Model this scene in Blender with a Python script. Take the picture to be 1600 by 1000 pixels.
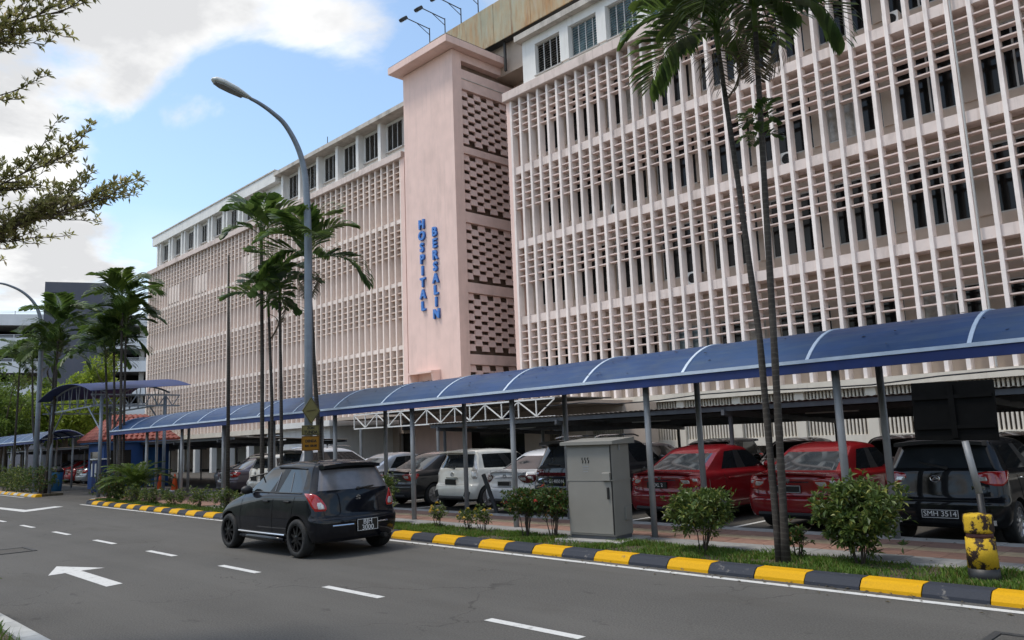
import bpy, bmesh, math, random
from mathutils import Vector, Matrix, noise
from mathutils.bvhtree import BVHTree
R = math.radians
for o in list(bpy.data.objects): bpy.data.objects.remove(o)
scene = bpy.context.scene
col = scene.collection
rnd = random.Random(7)

# ------------------------------------------------------------------ camera
cd = bpy.data.cameras.new('camera'); cam = bpy.data.objects.new('camera', cd); col.objects.link(cam)
cd.sensor_fit = 'HORIZONTAL'; cd.sensor_width = 36.0; cd.lens = 1240.0 / 1600 * 36.0
cd.clip_start = 0.1; cd.clip_end = 3000
RIGHT, DOWN, FWD = Vector((.6930, .7189, -.0394)), Vector((-.1332, .0740, -.9883)), Vector((-.7076, .6912, .1473))
FWD.normalize(); RIGHT = (RIGHT - FWD * RIGHT.dot(FWD)).normalized(); UPV = RIGHT.cross(FWD).normalized()
cam.matrix_world = Matrix(((RIGHT.x, UPV.x, -FWD.x, 0), (RIGHT.y, UPV.y, -FWD.y, 0), (RIGHT.z, UPV.z, -FWD.z, 1.75), (0, 0, 0, 1)))
scene.camera = cam

# ------------------------------------------------------------------ sky and sun
SUN_EL, SUN_AZ = R(66), math.atan2(-.80, -.60)          # direction towards the sun in the XY plane
sdir = Vector((math.cos(SUN_EL) * math.cos(SUN_AZ), math.cos(SUN_EL) * math.sin(SUN_AZ), math.sin(SUN_EL)))
w = bpy.data.worlds.new('World'); scene.world = w; w.use_nodes = True
nt = w.node_tree; nt.nodes.clear()
def WN(t, **k):
    n = nt.nodes.new(t)
    for a, b in k.items(): setattr(n, a, b)
    return n
def WM(op, a, b=None, clamp=False):
    n = WN('ShaderNodeMath', operation=op, use_clamp=clamp)
    for i, v in enumerate((a, b)):
        if v is None: continue
        if isinstance(v, (int, float)): n.inputs[i].default_value = v
        else: nt.links.new(v, n.inputs[i])
    return n.outputs[0]
sky = WN('ShaderNodeTexSky', sky_type='NISHITA', sun_disc=False)
sky.sun_elevation = SUN_EL; sky.sun_rotation = math.atan2(sdir.x, sdir.y)
sky.air_density = 1.0; sky.dust_density = 1.2; sky.ozone_density = 1.5
tc = WN('ShaderNodeTexCoord'); sep = WN('ShaderNodeSeparateXYZ'); nt.links.new(tc.outputs['Generated'], sep.inputs[0])
zc = WM('MAXIMUM', sep.outputs[2], 0.0); den = WM('ADD', zc, 0.22)
cmb = WN('ShaderNodeCombineXYZ')
nt.links.new(WM('DIVIDE', sep.outputs[0], den), cmb.inputs[0]); nt.links.new(WM('DIVIDE', sep.outputs[1], den), cmb.inputs[1])
def wnoise(scale, detail, rough, off, dist=0.0):
    m = WN('ShaderNodeMapping'); m.inputs['Location'].default_value = off
    nt.links.new(cmb.outputs[0], m.inputs[0])
    n = WN('ShaderNodeTexNoise'); n.inputs['Scale'].default_value = scale; n.inputs['Detail'].default_value = detail
    n.inputs['Roughness'].default_value = rough; n.inputs['Distortion'].default_value = dist
    nt.links.new(m.outputs[0], n.inputs[0]); return n.outputs[0]
def toward(d, lo, hi):
    v = WN('ShaderNodeVectorMath', operation='DOT_PRODUCT'); nt.links.new(tc.outputs['Generated'], v.inputs[0])
    v.inputs[1].default_value = Vector(d).normalized()
    mr = WN('ShaderNodeMapRange', interpolation_type='SMOOTHSTEP'); nt.links.new(v.outputs['Value'], mr.inputs[0])
    mr.inputs[1].default_value = lo; mr.inputs[2].default_value = hi; return mr.outputs[0]
n1 = wnoise(1.5, 9, .58, (3.1, 1.7, 0), .3)
n2 = wnoise(.55, 3, .5, (0.4, 5.2, 0))
n3 = wnoise(2.6, 6, .6, (7.7, 2.2, 0), .2)
cov = WM('ADD', WM('ADD', WM('MULTIPLY', n1, 1.7), WM('MULTIPLY', n2, .5)), -.68)
gap = WM('ADD', WM('MULTIPLY', toward((-.775, .51, .375), .968, .992), .46),
         WM('ADD', WM('MULTIPLY', toward((-.845, .434, .31), .982, .998), .36), WM('MULTIPLY', toward((-.895, .352, .27), .990, .9995), .24)))
heap = WM('ADD', WM('MULTIPLY', toward((-.86, .25, .45), .94, .99), .26), WM('MULTIPLY', toward((-.78, .40, .48), .972, .996), .34))
heap = WM('ADD', heap, WM('ADD', WM('MULTIPLY', toward((-.70, .52, .49), .985, .998), .22), WM('MULTIPLY', toward((-.862, .372, .352), .9972, .9996), .50)))
cv = WM('ADD', WM('SUBTRACT', cov, gap), heap)
mrc = WN('ShaderNodeMapRange', interpolation_type='SMOOTHSTEP'); nt.links.new(cv, mrc.inputs[0])
mrc.inputs[1].default_value = .36; mrc.inputs[2].default_value = .60
hz = WN('ShaderNodeMapRange'); nt.links.new(sep.outputs[2], hz.inputs[0])
hz.inputs[1].default_value = .28; hz.inputs[2].default_value = .06; hz.inputs[3].default_value = 0; hz.inputs[4].default_value = .75
mask = WM('MAXIMUM', mrc.outputs[0], hz.outputs[0])
shade = WN('ShaderNodeMapRange'); nt.links.new(WM('ADD', n3, WM('MULTIPLY', cv, .55)), shade.inputs[0])
shade.inputs[1].default_value = .56; shade.inputs[2].default_value = .92
cc = WN('ShaderNodeMix', data_type='RGBA'); nt.links.new(shade.outputs[0], cc.inputs['Factor'])
cc.inputs['A'].default_value = (9.0, 8.95, 8.8, 1); cc.inputs['B'].default_value = (5.0, 5.05, 5.15, 1)
bl = WN('ShaderNodeMix', data_type='RGBA', blend_type='MULTIPLY'); bl.inputs['Factor'].default_value = 1
nt.links.new(sky.outputs[0], bl.inputs['A']); bl.inputs['B'].default_value = (1.72, 1.74, 1.62, 1)
mx = WN('ShaderNodeMix', data_type='RGBA'); nt.links.new(mask, mx.inputs['Factor'])
nt.links.new(bl.outputs['Result'], mx.inputs['A']); nt.links.new(cc.outputs['Result'], mx.inputs['B'])
bg = WN('ShaderNodeBackground'); bg.inputs[1].default_value = .10
wo = WN('ShaderNodeOutputWorld'); nt.links.new(mx.outputs['Result'], bg.inputs[0]); nt.links.new(bg.outputs[0], wo.inputs[0])
sl = bpy.data.lights.new('sun', 'SUN'); sl.energy = 1.4; sl.angle = R(11); sl.color = (1, .94, .85)
so = bpy.data.objects.new('sun', sl); col.objects.link(so); so.rotation_euler = (-sdir).to_track_quat('-Z', 'Y').to_euler(); so.location = (0, 0, 60)
vs = scene.view_settings; vs.view_transform = 'Standard'; vs.look = 'None'; vs.exposure = 0.62; vs.gamma = 1.0; vs.use_curve_mapping = False

# ------------------------------------------------------------------ helpers
class MB:
    def __init__(s): s.v = []; s.f = []
    def add(s, vs, fs):
        b = len(s.v); s.v += [tuple(p) for p in vs]; s.f += [tuple(i + b for i in f) for f in fs]; return s
    def box(s, a, b):
        x0, y0, z0 = [min(p, q) for p, q in zip(a, b)]; x1, y1, z1 = [max(p, q) for p, q in zip(a, b)]
        return s.add([(x0,y0,z0),(x1,y0,z0),(x1,y1,z0),(x0,y1,z0),(x0,y0,z1),(x1,y0,z1),(x1,y1,z1),(x0,y1,z1)],
                     [(0,3,2,1),(4,5,6,7),(0,1,5,4),(1,2,6,5),(2,3,7,6),(3,0,4,7)])
    def obox(s, c, size, rot=(0, 0, 0), ch=0.0):
        from mathutils import Euler
        m = Euler(rot).to_matrix(); hx, hy, hz_ = [q / 2 for q in size]; c = Vector(c)
        if ch <= 0:
            vs = [c + m @ Vector(p) for p in [(-hx,-hy,-hz_),(hx,-hy,-hz_),(hx,hy,-hz_),(-hx,hy,-hz_),(-hx,-hy,hz_),(hx,-hy,hz_),(hx,hy,hz_),(-hx,hy,hz_)]]
            return s.add(vs, [(0,3,2,1),(4,5,6,7),(0,1,5,4),(1,2,6,5),(2,3,7,6),(3,0,4,7)])
        def ring(d, z): return [(-hx+d,-hy+d,z),(hx-d,-hy+d,z),(hx-d,hy-d,z),(-hx+d,hy-d,z)]
        pts = ring(ch, -hz_) + ring(0, -hz_+ch) + ring(0, hz_-ch) + ring(ch, hz_)
        fs = [(3,2,1,0),(12,13,14,15)]
        for k in range(3):
            for i in range(4): fs.append((k*4+i, k*4+(i+1)%4, k*4+4+(i+1)%4, k*4+4+i))
        return s.add([c + m @ Vector(p) for p in pts], fs)
    def tube(s, pts, rad, n=8, caps=True):
        pts = [Vector(p) for p in pts]; N = len(pts)
        rad = [rad] * N if isinstance(rad, (int, float)) else rad
        rings = []; prev = None
        for i, p in enumerate(pts):
            t = (pts[min(i+1, N-1)] - pts[max(i-1, 0)]).normalized()
            if prev is None:
                a = t.cross(Vector((0, 0, 1)));  a = a if a.length > 1e-3 else t.cross(Vector((1, 0, 0)))
            else: a = prev - t * prev.dot(t)
            a.normalize(); prev = a; b = t.cross(a)
            rings.append([p + (a * math.cos(2*math.pi*k/n) + b * math.sin(2*math.pi*k/n)) * rad[i] for k in range(n)])
        vs = [q for r_ in rings for q in r_]; fs = []
        for i in range(N-1):
            for k in range(n): fs.append((i*n+k, i*n+(k+1)%n, (i+1)*n+(k+1)%n, (i+1)*n+k))
        if caps: fs += [tuple(range(n-1, -1, -1)), tuple((N-1)*n+k for k in range(n))]
        return s.add(vs, fs)
    def bar(s, a, b, w_, h_=None):
        """square section bar from a to b"""
        h_ = h_ or w_; a, b = Vector(a), Vector(b); t = (b - a).normalized()
        x = t.cross(Vector((0, 0, 1))); x = x.normalized() if x.length > 1e-3 else Vector((1, 0, 0)); y = x.cross(t)
        vs = [p + x * sx * w_/2 + y * sy * h_/2 for p in (a, b) for sx, sy in ((-1,-1),(1,-1),(1,1),(-1,1))]
        return s.add(vs, [(3,2,1,0),(4,5,6,7),(0,1,5,4),(1,2,6,5),(2,3,7,6),(3,0,4,7)])
    def lathe(s, prof, n=20, c=(0, 0, 0), axis='z'):
        vs = []; fs = []; c = Vector(c); N = len(prof)
        for r_, h in prof:
            for k in range(n):
                a = 2*math.pi*k/n; x, y = r_*math.cos(a), r_*math.sin(a)
                vs.append(c + (Vector((x, y, h)) if axis == 'z' else Vector((h, x, y)) if axis == 'x' else Vector((x, h, y))))
        for i in range(N-1):
            for k in range(n): fs.append((i*n+k, i*n+(k+1)%n, (i+1)*n+(k+1)%n, (i+1)*n+k))
        fs += [tuple(range(n-1, -1, -1)), tuple((N-1)*n+k for k in range(n))]
        return s.add(vs, fs)
    def prism(s, poly, d, off=(0, 0, 0)):
        """poly: list of 3-D points (planar), extruded by vector d"""
        d = Vector(d); o = Vector(off); n = len(poly)
        vs = [Vector(p) + o for p in poly] + [Vector(p) + o + d for p in poly]
        fs = [tuple(range(n-1, -1, -1)), tuple(range(n, 2*n))] + [(i, (i+1)%n, n+(i+1)%n, n+i) for i in range(n)]
        return s.add(vs, fs)
    def mesh(s, name, m, smooth=False):
        me = bpy.data.meshes.new(name); me.from_pydata(s.v, [], s.f); me.materials.append(m)
        bm = bmesh.new(); bm.from_mesh(me); bmesh.ops.recalc_face_normals(bm, faces=bm.faces); bm.to_mesh(me); bm.free()
        if smooth: me.shade_smooth()
        return me
    def build(s, name, m, parent=None, smooth=False, stuff=False):
        return link(name, s.mesh(name, m, smooth), parent, stuff)
def raw(name, v, f, m, parent=None, stuff=False, smooth=False):
    me = bpy.data.meshes.new(name); me.from_pydata(v, [], f); me.materials.append(m)
    if smooth: me.shade_smooth()
    return link(name, me, parent, stuff)
def link(name, me, parent=None, stuff=False):
    o = bpy.data.objects.new(name, me); col.objects.link(o)
    if parent is not None:
        o.parent = parent
        if parent.get('worldspace'): o.location = -Vector(parent['base'])
    if stuff: o['kind'] = 'stuff'
    return o
def place(name, me, parent, loc, rotz=0.0):
    """instance of shared mesh data at a world position under a world-space parent"""
    o = bpy.data.objects.new(name, me); col.objects.link(o); o.parent = parent
    b = Vector(parent['base']) if parent is not None and parent.get('worldspace') else Vector((0, 0, 0))
    o.location = Vector(loc) - b; o.rotation_euler = (0, 0, rotz); return o
def tag(o, label, cat, group=None):
    o['label'] = label; o['category'] = cat
    if group: o['group'] = group
    return o
def thing(name, label, cat, loc=(0, 0, 0), rotz=0.0, group=None, world=True):
    o = bpy.data.objects.new(name, None); col.objects.link(o); o.location = loc; o.rotation_euler = (0, 0, rotz); o.empty_display_size = .2
    if world: o['worldspace'] = 1; o['base'] = tuple(loc)
    return tag(o, label, cat, group)
def sub(name, mb, m, parent, smooth=False):
    """sub-part: parent is a mesh part that already sits in world space"""
    o = bpy.data.objects.new(name, mb.mesh(name, m, smooth)); col.objects.link(o); o.parent = parent; return o
def struct(o): o['kind'] = 'structure'; return o
def copy_tree(o, parent=None):
    c = o.copy(); col.objects.link(c); c.parent = parent
    for ch in [q for q in col.objects if q.parent == o]: copy_tree(ch, c)
    return c
def text_mesh(s, size, ext, m, name='letter', bold=0.0, align='CENTER'):
    c = bpy.data.curves.new(name, 'FONT'); c.body = s; c.size = size; c.extrude = ext; c.offset = bold
    c.align_x = align; c.align_y = 'CENTER'; c.resolution_u = 3
    o = bpy.data.objects.new(name, c); col.objects.link(o); bpy.context.view_layer.update()
    me = bpy.data.meshes.new_from_object(o.evaluated_get(bpy.context.evaluated_depsgraph_get()))
    bpy.data.objects.remove(o); bpy.data.curves.remove(c); me.materials.clear(); me.materials.append(m); return me

# ------------------------------------------------------------------ materials
def nodes(name):
    m = bpy.data.materials.new(name); m.use_nodes = True; t = m.node_tree
    b = t.nodes['Principled BSDF']; return m, t, b
def N(t, ty, **k):
    n = t.nodes.new(ty)
    for a, b in k.items(): setattr(n, a, b)
    return n
def tnoise(t, scale, detail=4, rough=.55, sc=(1, 1, 1), obj=True):
    c = N(t, 'ShaderNodeTexCoord'); mp = N(t, 'ShaderNodeMapping'); mp.inputs['Scale'].default_value = sc
    t.links.new(c.outputs['Object'], mp.inputs[0])
    n = N(t, 'ShaderNodeTexNoise'); n.inputs['Scale'].default_value = scale; n.inputs['Detail'].default_value = detail; n.inputs['Roughness'].default_value = rough
    t.links.new(mp.outputs[0], n.inputs[0]); return n.outputs[0]
def ramp(t, src, lo, hi, a=0., b=1.):
    r_ = N(t, 'ShaderNodeMapRange'); t.links.new(src, r_.inputs[0]); r_.inputs[1].default_value = lo; r_.inputs[2].default_value = hi
    r_.inputs[3].default_value = a; r_.inputs[4].default_value = b; return r_.outputs[0]
def mixc(t, fac, a, b):
    n = N(t, 'ShaderNodeMix', data_type='RGBA')
    for i, v in (('Factor', fac), ('A', a), ('B', b)):
        if isinstance(v, (int, float)): n.inputs[i].default_value = v
        elif isinstance(v, tuple): n.inputs[i].default_value = (*v[:3], 1)
        else: t.links.new(v, n.inputs[i])
    return n.outputs['Result']
def bump(t, b, src, strength, dist=.01):
    n = N(t, 'ShaderNodeBump'); n.inputs['Strength'].default_value = strength; n.inputs['Distance'].default_value = dist
    t.links.new(src, n.inputs['Height']); t.links.new(n.outputs[0], b.inputs['Normal'])
def pm(name, c, rough=.6, metal=0., var=.12, scale=6., bmp=.15, bd=.004, dirt=None, streak=0., spec=.5, coat=0., island=0.):
    m, t, b = nodes(name); b.inputs['Roughness'].default_value = rough; b.inputs['Metallic'].default_value = metal
    b.inputs['Specular IOR Level'].default_value = spec
    if coat: b.inputs['Coat Weight'].default_value = coat; b.inputs['Coat Roughness'].default_value = .04
    n = tnoise(t, scale, 6)
    lo = tuple(x * (1 - var) for x in c); hi = tuple(min(1, x * (1 + var)) for x in c)
    colr = mixc(t, ramp(t, n, .3, .7), lo, hi)
    if dirt:
        d2 = tnoise(t, 1.1, 8, .65, (1, 1, .25) if streak else (1, 1, 1))
        colr = mixc(t, ramp(t, d2, .52, .80, 0, dirt[1]), colr, dirt[0])
        if streak:
            d3 = tnoise(t, 5.0, 5, .6, (1, 1, .045)); colr = mixc(t, ramp(t, d3, .55, .85, 0, streak), colr, dirt[0])
    if island:
        g = N(t, 'ShaderNodeNewGeometry'); oi = N(t, 'ShaderNodeObjectInfo')
        ad = N(t, 'ShaderNodeMath', operation='ADD'); t.links.new(g.outputs['Random Per Island'], ad.inputs[0]); t.links.new(oi.outputs['Random'], ad.inputs[1])
        fr = N(t, 'ShaderNodeMath', operation='FRACT'); t.links.new(ad.outputs[0], fr.inputs[0])
        hs = N(t, 'ShaderNodeHueSaturation'); t.links.new(colr, hs.inputs['Color']); t.links.new(ramp(t, fr.outputs[0], 0, 1, 1 - island, 1 + island), hs.inputs['Value'])
        colr = hs.outputs[0]
    t.links.new(colr, b.inputs['Base Color'])
    if bmp: bump(t, b, tnoise(t, scale * 6, 5), bmp, bd)
    return m
def leafm(name, a, bcol, tip=None, trans=.25, rough=.45):
    m, t, b = nodes(name); g = N(t, 'ShaderNodeNewGeometry')
    c = mixc(t, g.outputs['Random Per Island'], a, bcol)
    if tip:
        g2 = N(t, 'ShaderNodeMath', operation='MULTIPLY'); t.links.new(g.outputs['Random Per Island'], g2.inputs[0]); g2.inputs[1].default_value = 7.31
        fr = N(t, 'ShaderNodeMath', operation='FRACT'); t.links.new(g2.outputs[0], fr.inputs[0])
        c = mixc(t, ramp(t, fr.outputs[0], .86, .9), c, tip)
    t.links.new(c, b.inputs['Base Color']); b.inputs['Roughness'].default_value = rough; b.inputs['Specular IOR Level'].default_value = .4
    tr = N(t, 'ShaderNodeBsdfTranslucent'); t.links.new(c, tr.inputs[0]); mxs = N(t, 'ShaderNodeMixShader'); mxs.inputs[0].default_value = trans
    out = t.nodes['Material Output']; t.links.new(b.outputs[0], mxs.inputs[1]); t.links.new(tr.outputs[0], mxs.inputs[2]); t.links.new(mxs.outputs[0], out.inputs[0])
    return m
M = {}
def carpaint(name, c, rough=.28, metal=.25, coat=1.0):
    m, t, b = nodes(name)
    d = tnoise(t, 3.0, 6, .6); c2 = tuple(min(1, x * .86 + .012) for x in c)
    t.links.new(mixc(t, ramp(t, d, .45, .75), c, c2), b.inputs['Base Color'])
    b.inputs['Metallic'].default_value = metal; b.inputs['Roughness'].default_value = rough
    b.inputs['Coat Weight'].default_value = coat; b.inputs['Coat Roughness'].default_value = .05; b.inputs['Specular IOR Level'].default_value = .08
    return m
M['paint_black'] = carpaint('paint_black', (.002, .0028, .006), .5, 0, .65)
M['paint_dark'] = carpaint('paint_dark', (.004, .0045, .006), .45, 0, .65)
M['paint_red'] = carpaint('paint_red', (.22, .008, .010), .4, .1)
M['paint_red2'] = carpaint('paint_red2', (.20, .008, .012), .4, .1)
M['paint_white'] = carpaint('paint_white', (.72, .71, .66), .3, 0)
M['paint_white2'] = carpaint('paint_white2', (.70, .71, .73), .3, 0)
M['paint_silver'] = carpaint('paint_silver', (.38, .40, .43), .3, .6)
M['paint_grey'] = carpaint('paint_grey', (.035, .035, .037), .35, .3)
M['paint_purple'] = carpaint('paint_purple', (.10, .085, .10), .3, .4)
M['glass'] = pm('tinted_glass', (.012, .014, .016), .04, 0, .2, 3, 0, spec=.9)
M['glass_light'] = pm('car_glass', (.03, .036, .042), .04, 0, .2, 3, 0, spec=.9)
M['tyre'] = pm('tyre_rubber', (.014, .014, .014), .75, 0, .3, 20, .4)
M['rim_dark'] = pm('dark_rim', (.018, .018, .02), .35, .7, .2, 20, 0)
M['rim'] = pm('alloy_rim', (.55, .55, .57), .28, .9, .1, 20, 0)
M['trim'] = pm('black_plastic_trim', (.014, .014, .015), .5, 0, .2, 30, .1)
M['chrome'] = pm('chrome', (.75, .76, .78), .12, 1, .03, 10, 0)
M['lamp_red'] = pm('tail_lamp_red', (.36, .006, .005), .15, 0, .25, 25, 0, coat=1)
M['lamp_dark'] = pm('smoked_tail_lamp', (.09, .008, .010), .1, 0, .3, 25, 0, coat=1)
M['lamp_clear'] = pm('clear_lamp', (.55, .53, .5), .12, .3, .35, 40, 0, coat=1)
M['plate_black'] = pm('plate_black', (.008, .008, .009), .4, 0, .1, 10, 0)
M['plate_white'] = pm('plate_lettering', (.75, .75, .75), .5, 0, .05, 10, 0)
M['under'] = pm('underbody', (.008, .008, .008), .9, 0, .2, 10, 0)

def q3(a, m, f, t):
    """three values blended smoothly rear, middle, front"""
    return a + (m - a) * math.sin(t / .5 * math.pi / 2) if t < .5 else f + (m - f) * math.sin((1 - t) / .5 * math.pi / 2)
def car_shell(S, paint):
    """rings of horizontal slices from sill to roof, smoothed, wheel arches cut out; returns dict part -> mesh"""
    rings = S['rings']; sc = S['side']; NR = len(rings)
    # half ring columns
    cols = [('r', f) for f in (0, .38, .70, .90)] + [('c', 0)] + [('s', t) for t in sc] + [('d', 0)] + [('f', f) for f in (.9, .70, .38, 0)]
    NC = len(cols); verts = []; 
    for (zr, zm, zf, yr, yf, wr, wm, wf, br, bf) in rings:
        half = []
        for k, p in cols:
            if k == 'r': half.append((p * wr, yr + br * p ** 3, zr))
            elif k == 'c': half.append((wr + (wm - wr) * .25, yr + br + .07, q3(zr, zm, zf, .03)))
            elif k == 's': half.append((q3(wr, wm, wf, p), yr + p * (yf - yr), q3(zr, zm, zf, p)))
            elif k == 'd': half.append((wf + (wm - wf) * .25, yf - bf - .08, q3(zr, zm, zf, .97)))
            else: half.append((p * wf, yf - bf * p ** 3, zf))
        full = half + [(-x, y, z) for (x, y, z) in half[-2:0:-1]]
        verts.append(full)
    NF = len(verts[0]); v = [p for r_ in verts for p in r_]; faces = []; mats = []
    def ci(j): return j if j < NC else 2 * NC - 2 - j     # mirrored column index
    names = ['body', 'rear_window', 'side_window', 'windscreen', 'tail_lamp', 'trim', 'headlamp', 'arch', 'under']
    for i in range(NR - 1):
        for j in range(NF):
            j2 = (j + 1) % NF; a, b = sorted((ci(j), ci(j2)))
            faces.append((i*NF+j, i*NF+j2, (i+1)*NF+j2, (i+1)*NF+j)); mats.append(S['mat'](i, a))
    faces.append(tuple(range(NF - 1, -1, -1))); mats.append(8)
    faces.append(tuple((NR-1)*NF+k for k in range(NF))); mats.append(0)
    me = bpy.data.meshes.new('shell'); me.from_pydata(v, [], faces)
    for p, k in zip(me.polygons, mats): p.material_index = k
    for k in names: me.materials.append(M['trim'])
    at = me.attributes.new('crease_edge', 'FLOAT', 'EDGE'); cr = S.get('crease', {})
    for e in me.edges:
        a, b = e.vertices
        if a // NF == b // NF and a // NF in cr: at.data[e.index].value = cr[a // NF]
    o = bpy.data.objects.new('shell', me); col.objects.link(o)
    ss = o.modifiers.new('s', 'SUBSURF'); ss.levels = ss.render_levels = 2
    cut = []
    for (ay, rad) in S['arches']:
        mb = MB().lathe([(rad, -1.2), (rad, 1.2)], 36, (0, ay, S['wr']), 'x'); cm = mb.mesh('cut', M['trim'])
        for q in names[1:8]: cm.materials.append(M['trim'])
        for p in cm.polygons: p.material_index = 7
        co = bpy.data.objects.new('cut', cm); col.objects.link(co); cut.append(co)
        bo = o.modifiers.new('b', 'BOOLEAN'); bo.operation = 'DIFFERENCE'; bo.object = co; bo.solver = 'EXACT'
        try: bo.material_mode = 'INDEX'
        except Exception: pass
    bpy.context.view_layer.update()
    fin = bpy.data.meshes.new_from_object(o.evaluated_get(bpy.context.evaluated_depsgraph_get()))
    for q in cut + [o]: bpy.data.objects.remove(q)
    tree = BVHTree.FromPolygons([tuple(q.co) for q in fin.vertices], [tuple(p.vertices) for p in fin.polygons])
    groups = {}
    yb = S['bpillar']
    for p in fin.polygons:
        k = names[p.material_index] if p.material_index < 9 else 'body'; c = p.center
        if k in ('side_window',): key = (k, c.x > 0, 0 if c.y < S.get('quarter', -9) else 1 if c.y < yb else 2)
        elif k in ('tail_lamp', 'headlamp'): key = (k, c.x > 0)
        elif k in ('arch', 'under'): key = ('underbody',)
        else: key = (k,)
        groups.setdefault(key, []).append(p)
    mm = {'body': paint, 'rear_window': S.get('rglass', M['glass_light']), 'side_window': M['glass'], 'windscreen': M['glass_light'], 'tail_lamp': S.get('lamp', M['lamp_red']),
          'trim': M['trim'], 'headlamp': M['lamp_clear'], 'underbody': M['under']}
    out = []
    for key, ps in groups.items():
        idx = {}; vv = []; ff = []
        for p in ps:
            f = []
            for a in p.vertices:
                if a not in idx: idx[a] = len(vv); vv.append(tuple(fin.vertices[a].co))
                f.append(idx[a])
            ff.append(tuple(f))
        m_ = bpy.data.meshes.new(key[0]); m_.from_pydata(vv, [], ff); m_.materials.append(mm[key[0]])
        if key[0] != 'underbody': m_.shade_smooth()
        out.append((key[0], m_))
    return out, tree
def wheel_meshes(r, wd, rimm, spokes=7):
    """wheel in local coords, axis along x, outer face at +x"""
    t = MB().lathe([(r*.66, -wd/2), (r*.93, -wd/2), (r*.985, -wd*.36), (r, -wd*.2), (r, wd*.2), (r*.985, wd*.36), (r*.93, wd/2), (r*.72, wd/2+.004), (r*.68, wd*.40), (r*.66, wd*.2)], 28, axis='x').mesh('tyre', M['tyre'], True)
    m = MB(); m.lathe([(r*.70, wd*.30), (r*.715, wd*.46), (r*.66, wd*.47), (r*.63, wd*.30)], 28, axis='x')
    for k in range(spokes):
        a = 2*math.pi*k/spokes; d = Vector((0, math.cos(a), math.sin(a))); n = Vector((0, -math.sin(a), math.cos(a)))
        pts = []
        for rr, hw, xo in ((r*.10, r*.075, wd*.46), (r*.66, r*.055, wd*.40)):
            for sgn in (-1, 1): pts.append(d * rr + n * hw * sgn + Vector((xo, 0, 0)))
        lo = [p - Vector((wd*.18, 0, 0)) for p in pts]
        m.add(pts + lo, [(0,1,3,2),(4,6,7,5),(0,2,6,4),(1,5,7,3),(0,4,5,1),(2,3,7,6)])
    m.lathe([(r*.17, wd*.1), (r*.17, wd*.46), (r*.10, wd*.49)], 14, axis='x')
    rm = m.mesh('rim', rimm)
    d = MB().lathe([(r*.64, -wd*.3), (r*.64, wd*.12)], 20, axis='x').mesh('brake_disc', M['under'])
    return t, rm, d
def blob(c, s, n=10, m=6, fz=1.0):
    mb = MB(); prof = []
    for i in range(m + 1):
        a = math.pi * i / m - math.pi / 2; prof.append((max(.02, math.cos(a)), math.sin(a)))
    mb.lathe(prof, n); mb.v = [(c[0] + x*s[0], c[1] + y*s[1], c[2] + z*s[2]) for x, y, z in mb.v]; return mb
def lamp_patch(tree, s, corner, rows_, off, mt, name, parent):
    """lamp lens laid on the body round the rear corner: rows of (z, u on the side, u on the back)"""
    n = Vector((s, -1, 0)).normalized(); t = Vector((-s, -1, 0)).normalized(); v = []; f = []; NC = 10; NRW = 10
    for i in range(NRW + 1):
        q = i / NRW * (len(rows_) - 1); k = min(int(q), len(rows_) - 2); w_ = q - k
        z, a, b = [rows_[k][j] + (rows_[k + 1][j] - rows_[k][j]) * w_ for j in range(3)]
        for j in range(NC + 1):
            u = a + (b - a) * j / NC; o = Vector((s * corner[0], corner[1], z)) + t * u; h = tree.ray_cast(o + n, -n)[0]
            e = min(i, NRW - i, j, NC - j); v.append(tuple((h if h else o) + n * (off if e > 0 else -.004)))
    for i in range(NRW):
        for j in range(NC): f.append((i*(NC+1)+j, i*(NC+1)+j+1, (i+1)*(NC+1)+j+1, (i+1)*(NC+1)+j))
    return raw(name, v, f, mt, parent, smooth=True)
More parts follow.
